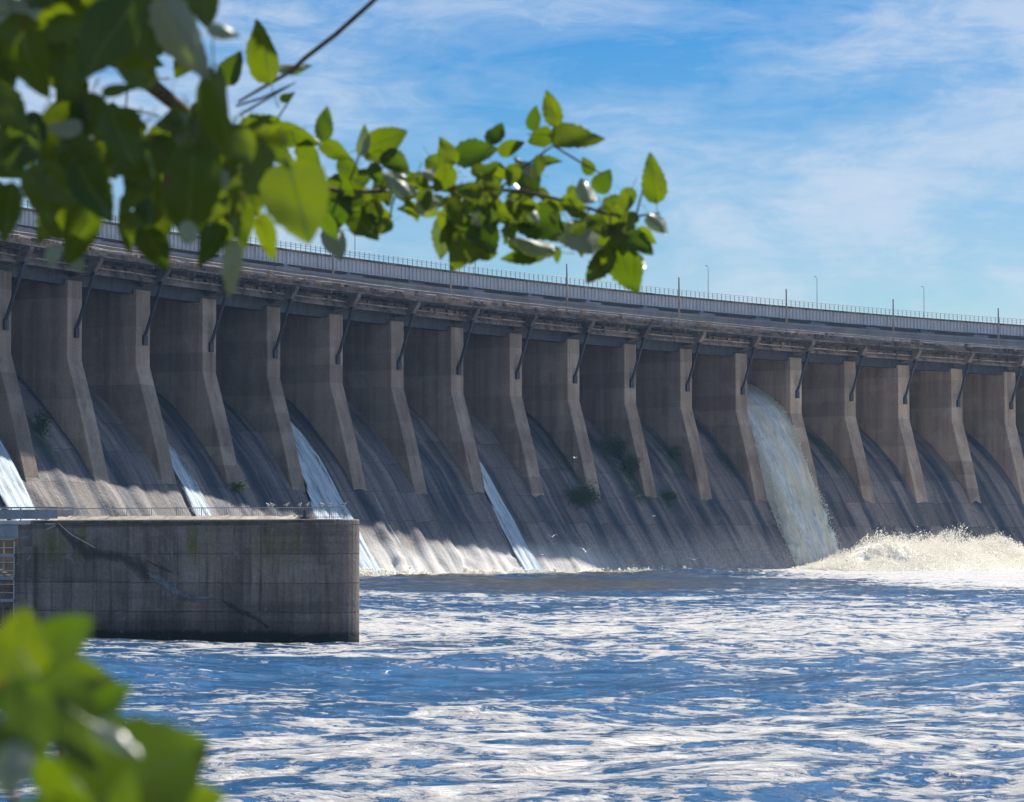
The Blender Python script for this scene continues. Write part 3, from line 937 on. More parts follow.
stream('water_stream', 'white water sheet at the far left end of the spillway', [(22, -25), (0, -25)], [(22, -16.6), (12, -17.4), (0, -18.5)], 22, seed=1)
stream('water_stream', 'narrow twin trickle of white water left of the wide sheet, above the guide wall', [(23, 19.8), (0, 19.0)], [(23, 23.6), (10, 25.5), (0, 25.5)], 23, seed=2, nu=22, soft_l=0.9, soft_r=2.4)
stream('water_stream', 'wide pale blue water sheet running down behind the end of the guide wall', [(24, 52.3), (13, 52.2), (9, 50), (0, 49)], [(24, 60.5), (10, 60.8), (0, 61)], 24, seed=3, nu=40, soft_l=0.7, soft_r=1.6)
stream('water_stream', 'thin trickle of water just right of the guide wall end', [(16, 68.4), (0, 67.9)], [(16, 69.6), (0, 69.8)], 16, seed=4, nu=10, soft_l=1.2, soft_r=1.3)
stream('water_stream', 'straight bright blue water chute in the middle of the dam', [(20.5, 100.95), (12, 100.2), (0, 98.4)], [(20.5, 103.4), (12, 104.2), (0, 104.8)], 20.5, seed=5, nu=24, soft_l=0.5, soft_r=0.7)

def toe_splash(name, label, s_lo, s_hi, n, seed):
    r_ = np.random.default_rng(seed)
    S_ = r_.uniform(s_lo, s_hi, n)
    D_ = 12.4 + np.abs(r_.normal(0, 1.4, n)) - 0.6
    k = vnoise(S_, D_, 200 + seed, 1.6)
    z_ = (0.15 + 1.3 * k ** 2) * r_.random(n) ** 1.5
    x, y, _ = arc(S_, D_)
    TOES.append((name, label, np.stack([x, y, z_], 1), r_.uniform(0.05, 0.22, n), seed))


TOES = []
toe_splash('toe_spray', 'low white splash where the wide sheet meets the river by the guide wall', 44, 72, 5200, 1)
toe_splash('toe_spray', 'low white splash along the sunlit foot of the middle chute', 82, 122, 5200, 2)
toe_splash('toe_spray', 'thin white surf line along the shaded dam foot left of the jet', 124, 172, 2600, 3)
# the big jet through an open gate: thick, brownish white, torn at its edges
sl0, sr0 = 11 * PITCHM + PW + 0.05, 12 * PITCHM - 0.05
top = np.array([(-12, 34.6), (-10, 34.2), (-7.6, 33.2), (-5, 31.7), (-2.4, 29.7), (0, 26.8), (2.1, 23.3), (4.2, 19.1), (6, 15.2), (8, 11.2), (10, 6.9), (11.6, 3.0), (13, -0.8)])
tl = np.concatenate([[0], np.cumsum(np.hypot(*np.diff(top, axis=0).T))])
T = np.arange(0, tl[-1], 0.28)
U = np.linspace(0, 1, 64)
Ug, Tg = np.meshgrid(U, T)
d = np.interp(Tg, tl, top[:, 0])
h = np.interp(Tg, tl, top[:, 1])
wid_l = np.interp(h, [-1, 3, 8, 11.5, 14, 35], [-3.0, -2.6, -1.4, -0.3, 0, 0])
wid_r = np.interp(h, [-1, 6, 11, 13, 35], [1.3, 0.7, 0.15, 0, 0])
wob = (0.9 * (vnoise(Tg, Ug * 2, 80, 2.2) - 0.5) + 0.5 * (vnoise(Tg, Ug * 9, 84, 0.6) - 0.5)) * ramp_np(12 - h, 0, 3)
S = sl0 + wid_l + wob + (sr0 + wid_r - sl0 - wid_l) * Ug
x_ = np.minimum(Ug, 1 - Ug) * 2
round_ = -1.6 * (1 - np.minimum(1, x_ * 3.2)) ** 2 * ramp_np(20 - h, -6, 8)
st = (vnoise(S * 2.6, Tg * 0.22 + 30, 81, 1.6) - 0.5) * 1.2 + (vnoise(S * 4, Tg * 0.35, 82, 1.0) - 0.5) * 0.7 + (vnoise(S * 8, Tg * 1.0, 83, 1.0) - 0.5) * 0.3
off = round_ + st * np.interp(h, [0, 25, 34], [1.0, 0.8, 0.3])
X, Y, _ = arc(S, d + off * 0.86)
Z = h + off * 0.5
edge = 0.42 + 0.58 * np.clip(np.minimum(Ug, 1 - Ug) * 16, 0, 1)
edge = np.where(h > 11, 1, edge)
ii = np.arange(S.size).reshape(S.shape)
nV = S.size
# back sheet closes the jet against the apron so that it has its real thickness
tb = t_of_h(np.clip(h, -2, 30.3))
db, hb = apron_at(tb)
Xb, Yb, _ = arc(S, db + 0.15)
front = np.stack([ii[:-1, :-1], ii[1:, :-1], ii[1:, 1:], ii[:-1, 1:]], -1).reshape(-1, 4)
sideL = np.stack([ii[:-1, 0], ii[:-1, 0] + nV, ii[1:, 0] + nV, ii[1:, 0]], -1)
sideR = np.stack([ii[:-1, -1], ii[1:, -1], ii[1:, -1] + nV, ii[:-1, -1] + nV], -1)
vv_ = np.concatenate([np.stack([X.ravel(), Y.ravel(), Z.ravel()], 1), np.stack([Xb.ravel(), Yb.ravel(), hb.ravel()], 1)])
uvs = np.stack([S.ravel(), Tg.ravel()], 1)
o = obj_from('water_jet', vv_, np.concatenate([front, sideL, sideR]), M['jet'], smooth=True, uvs=np.concatenate([uvs, uvs]),
             attrs={'edge': np.concatenate([edge.ravel(), edge.ravel() * 0 + 1])})
tag(o, 'big brownish white water jet pouring through an open spillway bay', 'water stream')
JET, JET_S, JET_X, JET_Y, JET_Z = o, S, X, Y, Z

# plunge spray: a closed cloud of droplets over the foot of the jet, dense below and ragged above
CREST = [(166, 0.3), (171, 1.5), (176, 2.6), (181, 5.0), (186, 6.9), (191, 7.4), (197, 6.6), (204, 6.2), (210, 6.0), (216, 5.2), (224, 5.2), (232, 4.7), (240, 4.4), (250, 4.1), (262, 3.5), (276, 2.6), (290, 1.3), (298, 0.2)]
S_MID = 230.0
SPR_D = 27.0
ss_ = np.arange(166, 298, 0.7)
dd_ = np.linspace(13, 44, 46)
Sg2, Dg2 = np.meshgrid(ss_, dd_)


def spray_top(S, D):
    q = np.interp(S, [a for a, _ in CREST], [c for _, c in CREST])
    ridge = np.exp(-((D - 24) / 9.0) ** 2)
    low_ = 0.22 * np.exp(-((D - 32) / 9.0) ** 2)
    return q * np.maximum(ridge, low_)


Hs = spray_top(Sg2, Dg2)
n1 = vnoise(Sg2, Dg2, 91, 6.0) * 0.5 + vnoise(Sg2, Dg2, 92, 2.6) * 0.3 + vnoise(Sg2, Dg2, 93, 1.2) * 0.2
Hs = Hs * (0.62 + 0.62 * n1) * np.clip(np.minimum(Dg2 - 13, 44 - Dg2) / 2.5, 0, 1) + 0.02
Xs, Ys, _ = arc(Sg2, Dg2)
ctr = arc(S_MID, SPR_D, 0)
nv = Sg2.size
ii = np.arange(nv).reshape(Sg2.shape)
qd = np.stack([ii[:-1, :-1], ii[:-1, 1:], ii[1:, 1:], ii[1:, :-1]], -1).reshape(-1, 4)


def flecks(name, P, size, mat, parent=None, seed=1):
    """a cloud of torn water flecks: one irregular octahedron at each point of P"""
    r_ = np.random.default_rng(seed)
    n = len(P)
    base = np.array([(1, 0, 0), (-1, 0, 0), (0, 1, 0), (0, -1, 0), (0, 0, 1), (0, 0, -1)], dtype=float)
    V = base[None] * r_.uniform(0.45, 1.3, (n, 6, 1)) + r_.normal(0, 0.2, (n, 6, 3))
    V = V * np.asarray(size)[:, None, None] * r_.uniform(0.6, 1.5, (n, 1, 3)) + P[:, None, :]
    F_ = np.array([(0, 2, 4), (2, 1, 4), (1, 3, 4), (3, 0, 4), (2, 0, 5), (1, 2, 5), (3, 1, 5), (0, 3, 5)])
    Fa = (F_[None] + (np.arange(n) * 6)[:, None, None]).reshape(-1, 3)
    me = bpy.data.meshes.new(name)
    me.vertices.add(n * 6)
    me.vertices.foreach_set('co', V.astype(np.float32).ravel())
    me.loops.add(Fa.size)
    me.loops.foreach_set('vertex_index', Fa.astype(np.int32).ravel())
    me.polygons.add(len(Fa))
    me.polygons.foreach_set('loop_start', np.arange(0, Fa.size, 3, dtype=np.int32))
    me.materials.append(mat)
    me.update(calc_edges=True)
    o = bpy.data.objects.new(name, me)
    COL.objects.link(o)
    if parent:
        o.parent = parent
    return o


def fleck_mat(name, col, trans):
    m = bpy.data.materials.new(name)
    m.use_nodes = True
    nt = m.node_tree
    nt.nodes.clear()
    d1 = node(nt, 'ShaderNodeBsdfDiffuse', ins={'Color': (*col, 1)})
    d2 = node(nt, 'ShaderNodeBsdfTranslucent', ins={'Color': (*col, 1)})
    mx = node(nt, 'ShaderNodeMixShader', ins={0: trans, 1: d1.outputs[0], 2: d2.outputs[0]})
    node(nt, 'ShaderNodeOutputMaterial', ins={'Surface': mx.outputs[0]})
    return m


M['fleck'] = fleck_mat('flung_water', (0.98, 0.962, 0.91), 0.5)
M['fleck_shade'] = fleck_mat('shaded_torn_water', (0.90, 0.90, 0.86), 0.4)  # shaded copy of the fleck material: the jet's shade put into a duller colour
rs = np.random.default_rng(23)
N = 260000
fs_, fd_ = rs.uniform(168, 296, N), rs.normal(26.5, 7.0, N)
tall = np.interp(fs_, [a for a, _ in CREST], [c for _, c in CREST]) * np.where(fd_ < 24, np.exp(-((fd_ - 24) / 6.0) ** 2), np.exp(-((fd_ - 24) / 11.0) ** 2))
plume = 0.55 * vnoise(fs_ - 0.5 * fd_, fd_, 97, 5.5) + 0.30 * vnoise(fs_, fd_, 98, 2.2) + 0.15 * vnoise(fs_, fd_, 99, 0.9)
lim = tall * (0.30 + 1.55 * plume ** 1.2)
fz = lim * rs.random(N) ** 0.55 + np.abs(rs.normal(0, 0.16, N)) * (1 + tall * 0.25)
fz += (rs.random(N) < 0.025) * rs.exponential(0.45, N) * tall * 0.22
keep = (fd_ > 14) & (fd_ < 42) & (tall > 0.25)
fx, fy, _ = arc(fs_ + 0.25 * fz, fd_)
Pf = np.stack([fx, fy, fz - 0.15], 1)[keep]
# rags torn off the rims and face of the jet
N2 = 6000
ti = (rs.random(N2) ** 0.7 * (JET_S.shape[0] - 1)).astype(int)
ui = np.where(rs.random(N2) < 0.55, np.abs(rs.normal(0, 2.2, N2)), 63 - np.abs(rs.normal(0, 2.2, N2)))
face = rs.random(N2) < 0.08
ui = np.clip(np.where(face, rs.uniform(0, 63, N2), ui), 0, 63).astype(int)
jp = np.stack([JET_X[ti, ui], JET_Y[ti, ui], JET_Z[ti, ui]], 1)
low_j = ramp_np(24 - jp[:, 2], 0, 18)[:, None]
jp = jp + rs.normal(0, 0.34, (N2, 3)) * (0.25 + low_j) + np.array([0.1, -0.2, 0.0])
flecks('droplets', jp, rs.uniform(0.03, 0.13, N2), M['fleck_shade'], JET, 5)['kind'] = 'stuff'
sz_ = np.where(rs.random(N) < 0.96, rs.uniform(0.02, 0.10, N), rs.uniform(0.10, 0.2, N))[keep]
tag(flecks('plunge_spray', Pf, sz_, M['fleck'], None, 3), 'billowing cream white spray heap at the foot of the water jet', 'spray', kind='stuff')
for nm_, lab_, P_, z_, sd_ in TOES:
    tag(flecks(nm_, P_, z_, M['fleck'], None, 60 + sd_), lab_, 'spray', kind='stuff')
# churning white water inside it
Hc = Hs * 0.78 + 1.1 * (vnoise(Sg2, Dg2, 95, 1.3) - 0.5) * np.minimum(1, Hs) + 0.8 * (vnoise(Sg2, Dg2, 96, 0.7) - 0.5) * np.minimum(1, Hs) - 0.35
obj = obj_from('churned_water', np.stack([Xs.ravel(), Ys.ravel(), Hc.ravel()], 1), qd, M['spray'], smooth=True)
tag(obj, 'churned white water welling up inside the spray at the foot of the jet', 'foam', kind='stuff')


# thin summer haze filling the air over the river
m = bpy.data.materials.new('air_haze')
m.use_nodes = True
nt = m.node_tree
nt.nodes.clear()
pv = node(nt, 'ShaderNodeVolumePrincipled', ins={'Color': (0.30, 0.58, 1.0, 1), 'Density': HAZE, 'Anisotropy': 0.0})
node(nt, 'ShaderNodeOutputMaterial', ins={'Volume': pv.outputs[0]})
if HAZE > 0:
    hb_ = MB().box(-1700, 1700, -600, 1700, -9, 62).build('haze', m, None)
    tag(hb_, kind='stuff')

# ------------------------------------------------------------------ weeds on the apron
def shrub(s, h, w, hgt, n, label, seed):
    rr = random.Random(seed)
    t = t_of_h(h)
    d, hh = apron_at(t)
    base = arc(s, float(d), float(hh))
    e = empty('shrub', base, arc_rz(s), label, 'shrub', 'shrubs rooted in the apron')
    st = MB()
    for k in range(5):
        a = rr.uniform(-1, 1)
        st.tube([(0, 0, -0.4), (0.2 + 0.2 * a, a * w * 0.2, hgt * 0.4), (0.3 + 0.4 * a, a * w * 0.4, hgt * 0.8)], [0.06, 0.04, 0.02], 5)
    st.build('stem', M['bark'], e)
    vs, fs, uv = [], [], []
    for k in range(n):
        q = Vector((rr.gauss(0.5, 0.45), rr.gauss(0, w * 0.30), rr.gauss(hgt * 0.5, hgt * 0.25)))
        q.x = max(q.x, -(q.z) * 0.6 + 0.2)
        a = Vector((rr.gauss(0, 1), rr.gauss(0, 1), rr.gauss(0, 1))).normalized()
        b_ = a.orthogonal().normalized()
        z = rr.uniform(0.10, 0.24)
        i = len(vs)
        vs += [q - a * z * 0.5, q + b_ * z, q + a * z * 0.5, q - b_ * z]
        uv += [(-0.3, 0), (0, 0.5), (0.3, 0), (0, -0.5)]
        fs.append((i, i + 1, i + 2, i + 3))
    obj_from('foliage', vs, fs, M['weed'], e, uvs=uv)


shrub(126.2, 10.9, 6.5, 3.2, 1700, 'broad dark green bush at the foot of a pier, mid dam', 1)
shrub(152.6, 12.3, 3.0, 1.3, 350, 'small green bush on the apron right of the broad bush', 2)
shrub(33.4, 11.9, 2.2, 1.2, 260, 'small green weed tuft above the guide wall railing', 3)
shrub(-7.0, 18.2, 2.0, 3.2, 420, 'tall strip of weeds in a bay at the far left', 4)
shrub(144.3, 19.6, 3.2, 3.0, 800, 'upper weeds in the mossy bay right of the broad bush', 5)
shrub(145.6, 16.6, 3.4, 3.2, 900, 'lower weeds in the mossy bay right of the broad bush', 6)
shrub(161.0, 19.5, 2.4, 2.2, 320, 'weeds high in the bay two piers before the jet', 7)

# ------------------------------------------------------------------ guide wall in the river with its rail, footbridge and stair
P_R = Vector(((340 - 512) / FPX * 141.5 + 0.0, 141.5, 0))
P_L = Vector(((18 - 512) / FPX * 147.5, 147.5, 0))
wv = (P_L - P_R)
wl = wv.length
wa = math.atan2((P_R - P_L).y, (P_R - P_L).x)
gw = empty('guide_wall', P_L, wa, 'dark streaked concrete guide wall standing in the river', 'wall')
TOPZ = 5.62
# local axes: x from the left end to the nose, y away from the camera
pl = [(0, 0)]
n_ = 40
for k in range(1, n_):
    pl.append((wl * k / n_ * 0.955, 0.03 * math.sin(k * 1.7)))
for k in range(0, 11):
    a = -PI / 2 + PI * k / 10
    pl.append((wl - 0.5 + 0.5 * math.cos(a), 1.5 + 1.5 * math.sin(a) * 0.999))
pl += [(0, 3.0)]
mbw = MB()
n = len(pl)
zs = [-2, 0.0, 0.5, 2.0, 4.0, TOPZ]
vs = [(x, y, z) for z in zs for x, y in pl]
fs = [(i * n + k, i * n + (k + 1) % n, (i + 1) * n + (k + 1) % n, (i + 1) * n + k) for i in range(len(zs) - 1) for k in range(n)]
fs += [tuple((len(zs) - 1) * n + k for k in range(n)), tuple(range(n - 1, -1, -1))]
mbw.add(vs, fs).build('wall_body', M['guide'], gw, bevel=0.06)
mbw = MB().box(0.0, 1.05, -0.28, 0.02, -2, 4.35)
mbw.build('pilaster', M['guide'], gw, bevel=0.04)
# worn kerb along the top with a sloping, sunlit shoulder
kb = MB()
kx = np.linspace(1.6, wl * 0.86, 60)
rk = np.random.default_rng(5)
for k in range(len(kx) - 1):
    j = rk.uniform(-0.03, 0.03)
    z1 = TOPZ + 0.14 + rk.uniform(0, 0.06)
    kb.add([(kx[k], 0.08 + j, TOPZ - 0.02), (kx[k + 1], 0.08 + j, TOPZ - 0.02), (kx[k + 1], 0.55, z1), (kx[k], 0.55, z1),
            (kx[k], 1.0, TOPZ - 0.02), (kx[k + 1], 1.0, TOPZ - 0.02)], [(0, 1, 2, 3), (3, 2, 5, 4), (0, 3, 4), (1, 5, 2), (0, 4, 5, 1)])
kb.build('kerb', M['kerb'], gw)
# low wall-top slab edge
MB().box(0.9, wl - 0.25, -0.06, 0.10, TOPZ - 0.16, TOPZ - 0.03).build('coping', M['deck'], gw, bevel=0.03)
rl = MB()
RH = 0.55
for x in np.arange(1.0, wl - 0.3, 0.11):
    thick = 0.022 if int(round(x / 0.11)) % 12 == 0 else 0.007
    rl.tube([(x, 1.1, TOPZ - 0.02), (x, 1.1, TOPZ + RH)], thick, 5)
rl.tube([(1.0, 1.1, TOPZ + RH), (wl - 0.25, 1.1, TOPZ + RH)], 0.022, 6)
rl.tube([(1.0, 1.1, TOPZ + 0.1), (wl - 0.25, 1.1, TOPZ + 0.1)], 0.015, 6)
rl.tube([(wl - 0.28, 1.1, TOPZ - 0.02), (wl - 0.28, 1.1, TOPZ + RH)], 0.03, 6)
rl.build('railing', M['steel_grey'], gw)
MB().tube([(wl - 2.25, 1.0, TOPZ), (wl - 2.25, 1.0, TOPZ + 0.42)], 0.07, 8).box(wl - 2.45, wl - 2.05, 0.85, 1.15, TOPZ - 0.01, TOPZ + 0.1).build('bollard', M['steel_dark'], gw)


def wall_pt(u, v):
    """point on the guide wall's river face (local x, z) seen at pixel (u, v)"""
    p = at(u, v, 100)
    o_ = Vector((0, 0, EYE))
    dirv = (p - o_)
    nrm = Vector((math.sin(wa), -math.cos(wa), 0))
    t = (P_L - o_).dot(nrm) / dirv.dot(nrm)
    q = o_ + dirv * t
    return (q - P_L).dot(Vector((math.cos(wa), math.sin(wa), 0))), q.z


def ribbon(name, pts, widths, mat, y=-0.035):
    """irregular crust lying on the wall face along pixel points"""
    pp_, ww = [], []
    for k in range(len(pts) - 1):
        for j in range(6):
            f = j / 6
            pp_.append((pts[k][0] * (1 - f) + pts[k + 1][0] * f, pts[k][1] * (1 - f) + pts[k + 1][1] * f))
            ww.append(widths[k] * (1 - f) + widths[k + 1] * f)
    vs, fs = [], []
    rq = random.Random(len(pts))
    for k, ((u, v), w_) in enumerate(zip(pp_, ww)):
        x, z = wall_pt(u, v)
        j1, j2 = rq.uniform(0.6, 1.2), rq.uniform(0.6, 1.2)
        w_ *= 1.7
        vs += [(x, y, z + w_ * j1 / 2), (x, y - 0.03, z), (x, y, z - w_ * j2 / 2)]
        if k:
            a = (k - 1) * 3
            fs += [(a, a + 1, a + 4, a + 3), (a + 1, a + 2, a + 5, a + 4)]
    return obj_from(name, vs, fs, mat, gw, smooth=True, attrs={'edge': [0.0, 1.0, 0.0] * len(pp_)})


ribbon('seep_stain', [(56, 524), (70, 538), (84, 551), (100, 554), (122, 557), (140, 567), (152, 578)], [0.15, 0.5, 0.75, 0.4, 0.35, 0.8, 0.3], M['stain'])
ribbon('lime_crust', [(148, 573), (160, 580), (174, 590), (184, 596), (205, 598), (222, 598)], [0.12, 0.35, 0.4, 0.25, 0.14, 0.06], M['lime'])
ribbon('seep_stain', [(146, 560), (160, 567), (176, 574)], [0.05, 0.12, 0.05], M['stain'])
ribbon('seep_stain', [(222, 600), (238, 610), (256, 618), (272, 630)], [0.08, 0.22, 0.2, 0.1], M['stain'])

# footbridge from the left onto the wall
f_r = P_L + Vector((2.15 * math.cos(wa), 2.15 * math.sin(wa), 0))
fb = empty('footbridge', (f_r.x, f_r.y, 0), wa, 'grey steel footbridge with panelled rails meeting the guide wall', 'footbridge')
f0 = -9.0
MB().box(f0, 0, 0.0, 1.6, 5.42, 5.60).build('walkway_deck', M['steel_light'], fb, bevel=0.02)
rp = MB()
for y in (0.02, 1.56):
    rp.box(f0, 0, y, y + 0.02, 5.68, 6.12)
    rp.tube([(f0, y, 6.22), (0, y, 6.22)], 0.03, 6)
    for x in np.arange(f0, 0.01, 1.4):
        rp.tube([(x, y, 5.5), (x, y, 6.22)], 0.03, 6)
rp.build('panel_railing', M['steel_grey'], fb)
tr = MB()
for y in (0.05, 1.5):
    tr.tube([(f0, y, 5.4), (0, y, 5.4)], 0.05, 6).tube([(f0, y, 4.78), (-1.7, y, 4.78), (-0.1, y, 5.35)], 0.05, 6)
    for x in np.arange(f0, -1.0, 0.28):
        tr.tube([(x, y, 4.8), (x + 0.14, y, 5.4)], 0.018, 5).tube([(x + 0.28, y, 4.8), (x + 0.14, y, 5.4)], 0.018, 5)
    tr.box(f0, -1.4, y - 0.01, y + 0.01, 4.82, 5.38)
tr.build('truss', M['steel_grey'], fb)
MB().tube([(0.0, 0.0, 5.5), (0.9, -0.18, 4.9), (2.1, -0.10, 4.30)], 0.025, 6).build('handrail', M['steel_light'], fb)

sq = P_L + Vector((-math.sin(wa) * 3.4 , math.cos(wa) * 3.4, 0))
lw_ = empty('lock_wall', (sq.x, sq.y, 0), wa, 'dark concrete wall set back in shade behind the stair tower', 'wall')
MB().box(-14, -0.05, 0, 3.0, -2, 5.3).build('wall_body', M['guide'], lw_, bevel=0.05)
MB().box(-14, -0.05, -0.12, 0.3, 5.303, 5.45).build('coping', M['deck'], lw_, bevel=0.02)

stt = empty('stair_tower', at(4, 590, 149.5).xy.to_3d(), wa, 'pale steel stair tower with landings at the left edge beside the guide wall', 'stair')
sw = MB()
for x in (-2.4, -0.9, 0.55):
    for y in (0, 1.5):
        sw.tube([(x, y, -2), (x, y, 4.6)], 0.04, 6)
sw.build('post', M['steel_light'], stt)
for z in (3.85, 2.75, 1.7):
    MB().box(-2.5, 0.6, -0.1, 1.6, z, z + 0.16).build('landing', M['steel_grey'], stt, bevel=0.01)
fl = MB()
for za, zb, xa, xb in ((3.9, 2.85, -2.3, -0.1), (2.85, 1.75, -0.2, -2.3), (1.75, 0.2, -2.3, -0.2)):
    for k in range(9):
        f = k / 8
        x, z = xa + (xb - xa) * f, za + (zb - za) * f
        fl.box(x - 0.14, x + 0.14, 0.3, 1.2, z - 0.02, z + 0.02)
    fl.tube([(xa, 0.25, za), (xb, 0.25, zb)], 0.05, 6)
fl.build('stair_flight', M['steel_light'], stt)
hr = MB()
for z in (3.85, 2.75, 1.7):
    for dz in (0.45, 0.85):
        hr.tube([(-2.5, -0.1, z + dz), (0.6, -0.1, z + dz)], 0.022, 6)
hr.build('handrail', M['steel_light'], stt)


# ------------------------------------------------------------------ gulls
def loft(path, n=10):
    """path: [(x, z, half height, half width)] along the body; y is across"""
    vs, fs = [], []
    for x, z, a, b_ in path:
        for k in range(n):
            th = 2 * PI * k / n
            vs.append((x, b_ * math.cos(th), z + a * math.sin(th)))
    for i in range(len(path) - 1):
        for k in range(n):
            fs.append((i * n + k, i * n + (k + 1) % n, (i + 1) * n + (k + 1) % n, (i + 1) * n + k))
    fs += [tuple(range(n - 1, -1, -1)), tuple((len(path) - 1) * n + k for k in range(n))]
    return vs, fs


def standing_gull(loc, rz, label):
    e = empty('gull', loc, rz, label, 'gull', 'gulls perched on the guide wall railing')
    e.scale = (0.75, 0.75, 0.75)
    vs, fs = loft([(-0.17, 0.125, 0.006, 0.02), (-0.10, 0.135, 0.03, 0.035), (-0.02, 0.145, 0.06, 0.058), (0.06, 0.165, 0.062, 0.055), (0.105, 0.20, 0.045, 0.04),
                   (0.12, 0.235, 0.032, 0.03), (0.135, 0.258, 0.034, 0.031), (0.165, 0.262, 0.022, 0.02), (0.178, 0.258, 0.008, 0.008)])
    mb = MB().add(vs, fs)
    mb.tube([(0.02, 0.02, 0.0), (0.02, 0.02, 0.1)], 0.006, 5).tube([(0.02, -0.02, 0.0), (0.02, -0.02, 0.1)], 0.006, 5)
    mb.build('body', M['gull_white'], e, smooth=True)
    for sy in (-1, 1):
        w = MB()
        vs, fs = loft([(-0.22, 0.125, 0.004, 0.006), (-0.10, 0.145, 0.028, 0.012), (0.0, 0.158, 0.045, 0.014), (0.07, 0.175, 0.03, 0.01), (0.09, 0.18, 0.005, 0.004)], 8)
        w.add([(x, y + sy * (0.05 if x > -0.15 else 0.02), z) for x, y, z in vs], fs).build('wing', M['gull_grey'], e, smooth=True)
    vs, fs = loft([(0.172, 0.256, 0.009, 0.008), (0.20, 0.252, 0.006, 0.005), (0.218, 0.247, 0.002, 0.002)], 6)
    MB().add(vs, fs).build('bill', M['gull_bill'], e)
    return e


def flying_gull(loc, rz, lift, label, k=1.0):
    e = empty('flying_gull', loc, rz, label, 'gull', 'gulls flying below the dam')
    e.scale = (k, k, k)
    vs, fs = loft([(-0.24, 0.0, 0.004, 0.06), (-0.15, 0.0, 0.02, 0.035), (-0.05, 0.0, 0.05, 0.05), (0.06, 0.0, 0.052, 0.05), (0.13, 0.012, 0.034, 0.033), (0.17, 0.018, 0.032, 0.03), (0.205, 0.012, 0.012, 0.012), (0.235, 0.006, 0.002, 0.003)])
    MB().add(vs, fs).build('body', M['gull_white'], e, smooth=True)
    for sy in (-1, 1):
        ws = [(0.02, 0.03, 0.085, 0.02), (0.03, 0.2, 0.09, 0.014), (0.06, 0.33, 0.07, 0.01), (0.0, 0.5, 0.045, 0.006), (-0.09, 0.62, 0.012, 0.003)]
        vs, fs = [], []
        n = 8
        for i, (x, y, c, t) in enumerate(ws):
            z = lift * (y if y < 0.33 else 0.33 + (y - 0.33) * 0.25)
            for j in range(n):
                th = 2 * PI * j / n
                vs.append((x + c * math.cos(th), sy * y, z + t * math.sin(th)))
        for i in range(len(ws) - 1):
            for j in range(n):
                fs.append((i * n + j, i * n + (j + 1) % n, (i + 1) * n + (j + 1) % n, (i + 1) * n + j))
        fs += [tuple(range(n)), tuple(range((len(ws) - 1) * n, len(ws) * n))]
        MB().add(vs, fs).build('wing', M['gull_white'], e, smooth=True)
    return e


GU = [(258, 'white gull on the railing, left one of the first close pair'), (262.5, 'white gull on the railing, right one of the first close pair'),
      (276.5, 'lone white gull on the railing between two pairs'), (290, 'white gull on the railing left in the second pair'),
      (297.5, 'white gull on the railing right in the second pair'), (312.5, 'white gull on the railing in front of the water sheet, nearer the pairs'),
      (320, 'white gull on the railing in front of the middle of the water sheet'), (337, 'white gull on the railing last but one from the wall nose'),
      (353.5, 'white gull on the railing at the very corner of the guide wall')]
wq = random.Random(4)
for u, lab in GU:
    x, _z = wall_pt(u, 506)
    x = min(x, wl - 0.28)
    p = gw.matrix_basis if False else Matrix.Translation(P_L) @ Matrix.Rotation(wa, 4, 'Z')
    standing_gull(p @ Vector((x, 1.1, TOPZ + RH + 0.02)), wa + wq.choice([0.2, 2.9, 3.3, -0.4]), lab)
FG = [((575, 458), 330, 0.5, 0.35, 'white gull gliding high before the piers in mid dam'), ((552, 537), 300, 2.2, 0.6, 'white gull flying low by the middle chute'),
      ((541, 555), 320, -0.4, 0.2, 'small white gull skimming near the foot of the middle chute'), ((586, 552), 260, 1.1, 0.9, 'white gull with raised wings above the sunlit toe'),
      ((654, 516), 330, 0.3, 0.1, 'white gull crossing the apron right of the broad bush'), ((694, 560), 300, 1.5, 0.5, 'white gull low over the water before the jet'),
      ((385, 674), 88, 2.6, 0.5, 'gull flying low over the foam in front of the guide wall')]
for (u, v), D, rz, lf, lab in FG:
    flying_gull(at(u, v, D), rz, lf, lab, 1.0 if D > 100 else 0.5)
# a stranded log at the waterline
lg = at(596, 563, 400)
o = MB().tube([(-1.6, 0, -0.2), (-0.4, 0.1, 0.35), (1.4, -0.1, 0.1)], [0.16, 0.22, 0.12], 8).build('driftwood_log', M['wood'], None, smooth=True)

# ------------------------------------------------------------------ foreground: poplar branch and bush
CR, CU, CF = Vector((1, 0, 0)), Vector((0, -math.sin(PITCH), math.cos(PITCH))), Vector((0, math.cos(PITCH), math.sin(PITCH)))


